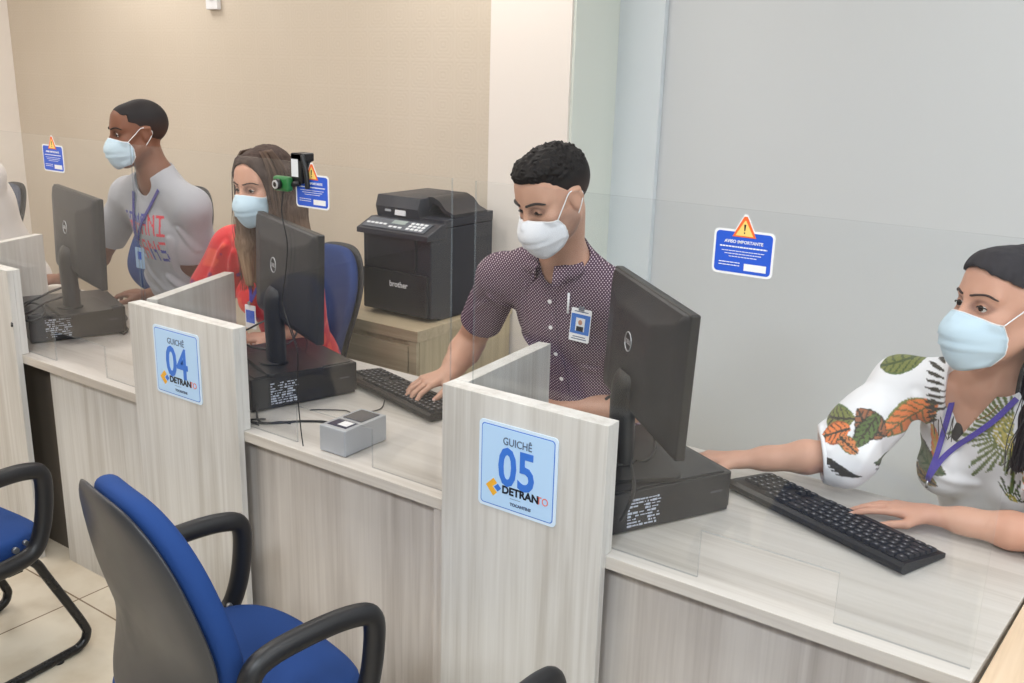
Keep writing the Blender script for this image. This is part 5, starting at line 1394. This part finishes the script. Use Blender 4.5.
def man_grey():
    root = thing('person', 'man in a grey T-shirt with red and blue lettering and a light blue mask', 'person', (-3.2, 2.45, 0))
    h = Head((-3.145, 2.115, 1.462), -.33, .06, 0, .97)
    T = dict(N=(-3.135, 2.17, 1.285), P=(-3.25, 2.40, .64), SL=(-2.985, 2.20, 1.195), SR=(-3.35, 2.20, 1.205), f=fwd(-.12))
    ER, WR = (-3.60, 2.20, .93), (-3.86, 2.17, .808); EL, WL = (-3.03, 2.29, .90), (-3.36, 2.235, .803)
    tips.clear(); lo, hi = bounds([h.c+(0, 0, .12), T['P'], T['SL'], T['SR'], ER, WR, EL, WL, (-3.98, 2.15, .8)], .12, (0, -.03, .02)); G = Field(lo, hi, .0042)
    torso_prims(G, T, -.006, wide=1.12); G.cap(h.p(0, -.018, -.05), np.array(T['N']), .052, .058, .03); head_prims(G, h, lids=.5)
    arm_prims(G, T['SR'], ER, WR, (0, 0, 1)); arm_prims(G, T['SL'], EL, WL, (0, 0, 1))
    hand_prims(G, WR, (-.95, -.2, -.02), (0, 0, 1), (0, -1, 0), fc=[(20, 25, 12)]*4); hand_prims(G, WL, (-.95, -.25, .0), (0, -.1, 1), (0, -1, 0), fc=[(22, 34, 16)]*4)
    me, V = G.mesh('body'); skin_paint(me, V, h, (128, 84, 64), (80, 48, 38)); obj('body', me, M_SKIN, root, world=True)
    Sk = Surf(me); eyes(h, root, lids=.5, iris=(30, 20, 16)); brows(h, root, M_BROW, .0050, .003, surf=Sk)
    G = Field(lo, hi, .0034); c, R, L, hw = torso_prims(G, T, .008, wide=1.12); N = np.array(T['N'])
    for Sh, E in ((T['SR'], ER), (T['SL'], EL)):
        Sh, E = np.array(Sh), np.array(E); dr = unit(E-Sh); H_ = Sh+(E-Sh)*.66; G.cap(Sh, H_+dr*.03, .068, .066, .03)
    for a, b_, r in (((-3.10, 2.10, .92), (-3.02, 2.14, .84), .012), ((-3.25, 2.08, .95), (-3.14, 2.09, .87), .012), ((-3.32, 2.12, .90), (-3.2, 2.11, .85), .011), ((-3.03, 2.11, 1.08), (-3.06, 2.10, .96), .010), ((-2.99, 2.14, 1.12), (-2.96, 2.2, 1.04), .009)): G.fold(a, b_, r*.55, r*1.3)
    G.noise(.0045, (13, 13, 8), 24)
    G.cap(N+(0, .0, -.015), h.p(0, -.018, -.07), .066, .08, .004, op='sub'); G.ell(N+(0, -.065, .0), (.05, .06, .045), .004, op='sub')
    for Sh, E in ((T['SR'], ER), (T['SL'], EL)):
        Sh, E = np.array(Sh), np.array(E); dr = unit(E-Sh); H_ = Sh+(E-Sh)*.66; G.plane(H_, dr, .09); G.cap(H_-dr*.018, H_+dr*.05, .054, .058, .001, op='sub')
    me, V = G.mesh('t_shirt'); Sf = Surf(me); C = col(len(V), (168, 169, 176)); u, v = V[:, 0], V[:, 2]; fr_ = V[:, 1] < 2.16
    C += (vnoise([u, V[:, 1], v], (300, 300, 300), 2)*5)[:, None]
    W0 = -3.290
    for wd, v0, nlt, cw, ch in (('ARMANI', 1.165, 6, .033, .078), ('JEANS', 1.068, 5, .040, .078)):
        m, hh, lt = letters(wd, u, v, W0, v0, cw, ch); m &= fr_
        red, blu = (222, 62, 78), (52, 60, 160)
        C[m] = red
        if wd == 'ARMANI': C[m & (hh < .45) & (lt < 4)] = blu
        else: C[m & (hh > .42) & (lt > 2)] = blu; C[m & (hh > .5) & (lt < 2)] = (196, 212, 236)
    # small spread bird emblem of blue bars between the words
    for i in range(7):
        z = 1.120-.010*i; w_ = .034-.0035*i; C[fr_ & (np.abs(v-z) < .0028) & (np.abs(u+3.235) < w_) & (np.abs(u+3.235) > .004)] = (40, 48, 130)
    paint(me, C); ts = obj('t_shirt', me, M_CLOTH, root, world=True)
    def hit(x, z, off=.004): q, n = Sf.hit((x, 1.7, z), (0, 1, 0), off); return q if q else Vector((x, 2.1, z))
    for xs in ([(-3.195, 1.245), (-3.20, 1.20), (-3.205, 1.14), (-3.21, 1.09), (-3.213, 1.05)], [(-3.055, 1.26), (-3.10, 1.20), (-3.15, 1.13), (-3.195, 1.07), (-3.213, 1.05)]):
        bm = new(); strip(bm, catmull([hit(*q, .005) for q in xs], 6), .013, .0012, lambda p: (0, -1, .1)); obj('lanyard', bm, plain('navy_lanyard', (66, 62, 140), .6), root, world=True)
    q = hit(-3.213, 1.035, .008); F = frame(q, (1, 0, 0), (0, 0, 1)); bm = new(); prism(bm, rrect(-.027, .027, -.085, -.005, .004), 0, .002, M=F); bd = obj('badge', bm, plain('badge_pale_blue', (170, 200, 232), .3), root, world=True)
    bm = new(); box(bm, -.012, .012, -.05, -.02, .002, .0025, M=F); obj('badge_print', bm, M_WBLUE, bd)
    # cropped hair
    G = Field(h.c-.16, h.c+.16, .003); k = h.k; G.ell(h.p(0, -.020, .0345), (.0752*k, .0945*k, .0845*k), .01, R=h.R); G.ell(h.p(0, .050, .052), (.052*k, .036*k, .042*k), .03, R=h.R)
    sl, P_ = G.sub(h.c-.2, h.c+.2); Q = [P_[i]-h.c[i] for i in range(3)]; loc = [(Q[0]*h.R[0, j]+Q[1]*h.R[1, j]+Q[2]*h.R[2, j])/k for j in range(3)]
    hl = .068-.0*loc[0]; cutf = np.minimum(loc[1]-np.where(loc[2] > .02, .046, .014), -(loc[2]-hl)); G.F[sl] = np.maximum(G.F[sl], cutf); G.F[sl] = np.maximum(G.F[sl], -(loc[2]+.055))
    ear = np.sqrt(((loc[1]+.006)/.022)**2+((loc[2]+.010)/.034)**2); G.F[sl] = np.maximum(G.F[sl], np.where((np.abs(loc[0]) > .05), (1-ear)*.02, -1)); G.F[sl] -= .0008
    me, V = G.mesh('hair'); Lc = h.loc(V); f_ = np.clip((Lc[:, 2]-.0)/.06, 0, 1)[:, None]; paint(me, col(len(V), (30, 26, 28))*f_+col(len(V), (66, 46, 38))*(1-f_)); obj('hair', me, M_HAIR, root, world=True)
    mask_obj(h, None, root, M_MASKB, surf=Sk, drop=.004); lower_body(root, T, .50, -.12)

def woman_red():
    root = thing('person', 'woman in red with long brown hair and a light blue mask behind the webcam', 'person', (-2.5, 2.45, 0))
    h = Head((-2.425, 2.07, 1.338), .03, .12, .03, .95)
    T = dict(N=(-2.50, 2.17, 1.155), P=(-2.60, 2.40, .60), SL=(-2.445, 2.19, 1.075), SR=(-2.74, 2.20, 1.075), f=fwd(-.05))
    ER, WR = (-2.93, 2.22, .86), (-2.72, 2.14, .800); EL, WL = (-2.475, 2.28, .855), (-2.50, 2.14, .800)
    tips.clear(); lo, hi = bounds([h.c+(0, 0, .12), T['P'], T['SL'], T['SR'], ER, WR, EL, WL], .13, (0, -.03, .02)); G = Field(lo, hi, .0042)
    torso_prims(G, T, -.006, bust=.055); G.cap(h.p(0, -.018, -.05), np.array(T['N']), .047, .052, .03); head_prims(G, h, lids=.45, jaw=.92)
    arm_prims(G, T['SR'], ER, WR, (0, 0, 1), big=.92); arm_prims(G, T['SL'], EL, WL, (0, 0, 1), big=.92)
    hand_prims(G, WR, (.9, -.35, -.02), (0, 0, 1), (0, -1, 0), fc=[(20, 25, 12)]*4, k=.92); hand_prims(G, WL, (-.7, -.6, .0), (0, -.1, 1), (-.3, -1, 0), fc=[(22, 34, 16)]*4, k=.92)
    me, V = G.mesh('body'); skin_paint(me, V, h, (204, 156, 134), (150, 96, 82)); obj('body', me, M_SKIN, root, world=True)
    Sk = Surf(me); eyes(h, root, lids=.45); brows(h, root, plain('soft_brown_brow', (76, 52, 44), .7), .0042, .003, surf=Sk)
    G = Field(lo, hi, .0042); torso_prims(G, T, .008, bust=.060); N = np.array(T['N'])
    for Sh, E, W_ in ((T['SR'], ER, WR), (T['SL'], EL, WL)):
        Sh, E, W_ = np.array(Sh), np.array(E), np.array(W_); H_ = E+(W_-E)*.25; G.cap(Sh, E, .066, .062, .03); G.cap(E, H_, .06, .052, .02); dr = unit(W_-E); G.plane(H_, dr, .09); G.cap(H_-dr*.03, H_+dr*.05, .042, .045, .001, op='sub')
    # loose wrap hanging off the shoulder
    G.cap(T['SR'], (-2.86, 2.19, .92), .075, .085, .04); G.fold((-2.70, 2.12, 1.10), (-2.85, 2.10, .88), .010, .016); G.fold((-2.66, 2.09, 1.08), (-2.78, 2.07, .88), .008, .014); G.fold((-2.62, 2.09, 1.04), (-2.70, 2.07, .86), .007, .013)
    G.noise(.003, (16, 16, 10), 34); G.cap(N+(0, .0, -.015), h.p(0, -.018, -.07), .060, .07, .004, op='sub'); G.cap(N+(.0, -.07, .0), N+(.0, -.13, -.12), .04, .006, .004, op='sub')
    me, V = G.mesh('blouse'); Sf = Surf(me); C = col(len(V), (214, 42, 50)); u, v = V[:, 0], V[:, 2]
    n_ = vnoise([u, V[:, 1], v], (26, 26, 26), 9); C[(n_ > .42)] = (232, 84, 66); C[(n_ < -.55)] = (150, 30, 90); C[(n_ < -.72)] = (120, 50, 150)
    paint(me, C); obj('blouse', me, M_CLOTH, root, world=True)
    def hit(x, z, off=.006): q, n = Sf.hit((x, 1.7, z), (0, 1, 0), off); return q if q else Vector((x, 2.05, z))
    for xs in ([(-2.555, 1.12), (-2.56, 1.05), (-2.57, .97), (-2.575, .92)], [(-2.44, 1.12), (-2.48, 1.04), (-2.53, .97), (-2.575, .92)]):
        bm = new(); strip(bm, catmull([hit(*q) for q in xs], 6), .013, .0012, lambda p: (0, -1, .1)); obj('lanyard', bm, M_LAN, root, world=True)
    q = hit(-2.575, .92, .010); F = frame(q, (1, 0, 0), (0, 0, 1)); bm = new(); prism(bm, rrect(-.027, .027, -.095, -.012, .004), 0, .002, M=F); bd = obj('badge', bm, M_WHITE, root, world=True)
    bm = new(); box(bm, -.022, .022, -.075, -.03, .002, .0025, M=F); obj('badge_print', bm, M_WBLUE, bd); bm = new(); cyl(bm, q+Vector((0, -.004, -.004)), (0, -1, 0), .007, .003, 14); obj('badge_clip', bm, M_METAL, bd)
    # long straight hair, lighter toward the ends
    G = Field(h.c-np.array([.22, .22, .46]), h.c+np.array([.22, .22, .17]), .0036); p = h.p; k = h.k
    G.ell(p(0, -.026, .040), (.083*k, .100*k, .090*k), .01, R=h.R); G.ell(p(0, -.06, -.02), (.082*k, .065*k, .11*k), .03, R=h.R); G.ell(p(0, .032, .062), (.066*k, .062*k, .052*k), .02, R=h.R)
    sl, P_ = G.sub(h.c-.6, h.c+.6); Q = [P_[i]-h.c[i] for i in range(3)]; loc = [(Q[0]*h.R[0, j]+Q[1]*h.R[1, j]+Q[2]*h.R[2, j])/k for j in range(3)]
    hl = .086-11.0*(loc[0]-.006)**2; cut = np.minimum(loc[1]-.040, -(loc[2]-hl)); G.F[sl] = np.maximum(G.F[sl], cut)
    for s in (-1, 1):
        pts = [p(s*.030, .066, .092), p(s*.066, .050, .045), p(s*.078, .034, -.03), p(s*.082, .034, -.10), p(s*.088, .045, -.2), p(s*.088, .055, -.34)]
        for a, b_, r1, r2 in zip(pts, pts[1:], (.008, .012, .018, .026, .030), (.012, .018, .026, .030, .014)): G.cap(a, b_, r1, r2, .015)
        pts = [p(s*.074, -.02, .03), p(s*.094, -.03, -.08), p(s*.108, -.02, -.2), p(s*.108, .0, -.34)]
        for a, b_, r1, r2 in zip(pts, pts[1:], (.032, .044, .046), (.044, .046, .022)): G.cap(a, b_, r1, r2, .02)
    an = vnoise([loc[0]+0*loc[1], loc[1]+0*loc[0], loc[2]*.06], (150, 150, 60), 22); G.F[sl] += .0022*an
    me, V = G.mesh('hair'); Lc = h.loc(V); n_ = vnoise([Lc[:, 0], Lc[:, 1], Lc[:, 2]], (300, 300, 9), 3)[:, None]; t = np.clip((-.02-Lc[:, 2])/.25, 0, 1)[:, None]
    paint(me, np.clip(col(len(V), (62, 46, 40))*(1-t)+col(len(V), (156, 124, 96))*t+n_*24, 4, 255)); hr = obj('hair', me, M_HAIR, root, world=True)
    bm = new(); rnd = random.Random(8)
    for i in range(80):
        s = 1 if i % 2 else -1; x = s*(.078+rnd.uniform(0, .030)); y_ = rnd.uniform(-.03, .055)
        tube(bm, catmull([h.p(x*.5, y_*.6, .118), h.p(x*.92, y_*.8, .06), h.p(x*1.06, y_, -.04), h.p(x*1.16, y_+rnd.uniform(-.01, .02), -.14), h.p(x*1.18, y_+rnd.uniform(-.01, .03), -.26), h.p(x*1.12+rnd.uniform(-.02, .02), y_+.02, -.37)], 4), .0012, 4)
    obj('loose_strands', bm, plain('brown_hair_strand', (92, 70, 56), .45), hr)
    mask_obj(h, None, root, M_MASKB, surf=Sk, drop=.004); lower_body(root, T, .50, -.05)

def person_edge():
    root = thing('person', 'person in a white shirt, only a shoulder showing at the left edge', 'person', (-4.59, 2.4, 0))
    h = Head((-4.58, 2.12, 1.45), -.2, .2, 0, 1.04)
    T = dict(N=(-4.57, 2.17, 1.27), P=(-4.59, 2.40, .62), SL=(-4.42, 2.19, 1.20), SR=(-4.77, 2.19, 1.21), f=fwd(0))
    ER, WR = (-4.93, 2.25, .90), (-4.90, 2.1, .80); EL, WL = (-4.52, 2.25, .92), (-4.56, 2.10, .80)
    tips.clear(); lo, hi = bounds([h.c+(0, 0, .12), T['P'], T['SL'], T['SR'], ER, WR, EL, WL], .12, (0, -.1, .02)); G = Field(lo, hi, .006)
    torso_prims(G, T, -.006); G.cap(h.p(0, -.018, -.05), np.array(T['N']), .052, .058, .03); head_prims(G, h, lids=.5)
    arm_prims(G, T['SR'], ER, WR, (0, 0, 1)); arm_prims(G, T['SL'], EL, WL, (0, 0, 1)); hand_prims(G, WR, (0, -1, 0), (0, 0, 1), (1, 0, 0)); hand_prims(G, WL, (-.5, -.8, 0), (0, 0, 1), (-1, 0, 0))
    me, V = G.mesh('body'); skin_paint(me, V, h, (170, 120, 96), (110, 70, 56)); obj('body', me, M_SKIN, root, world=True)
    G = Field(lo, hi, .006); torso_prims(G, T, .008); N = np.array(T['N'])
    for Sh, E, W_ in ((T['SR'], ER, WR), (T['SL'], EL, WL)):
        Sh, E, W_ = np.array(Sh), np.array(E), np.array(W_); G.cap(Sh, E, .072, .06, .03)
    G.noise(.003, (12, 12, 9), 44); G.cap(N, h.p(0, -.018, -.07), .064, .075, .004, op='sub')
    me, V = G.mesh('shirt'); paint(me, col(len(V), (228, 222, 220))); obj('shirt', me, M_CLOTH, root, world=True)
    G = Field(h.c-.16, h.c+.16, .004); k = h.k; G.ell(h.p(0, -.024, .040), (.079*k, .097*k, .088*k), .01, R=h.R); G.plane(h.p(0, .05, 0), h.R[:, 1], .2); G.plane(h.p(0, 0, -.05), -h.R[:, 2], .2)
    me, V = G.mesh('hair'); paint(me, col(len(V), (34, 28, 26))); obj('hair', me, M_HAIR, root, world=True)
    mask_obj(h, None, root, M_MASKB); eyes(h, root); lower_body(root, T, .50, 0)

man_plum(); woman_floral(); man_grey(); woman_red(); person_edge()
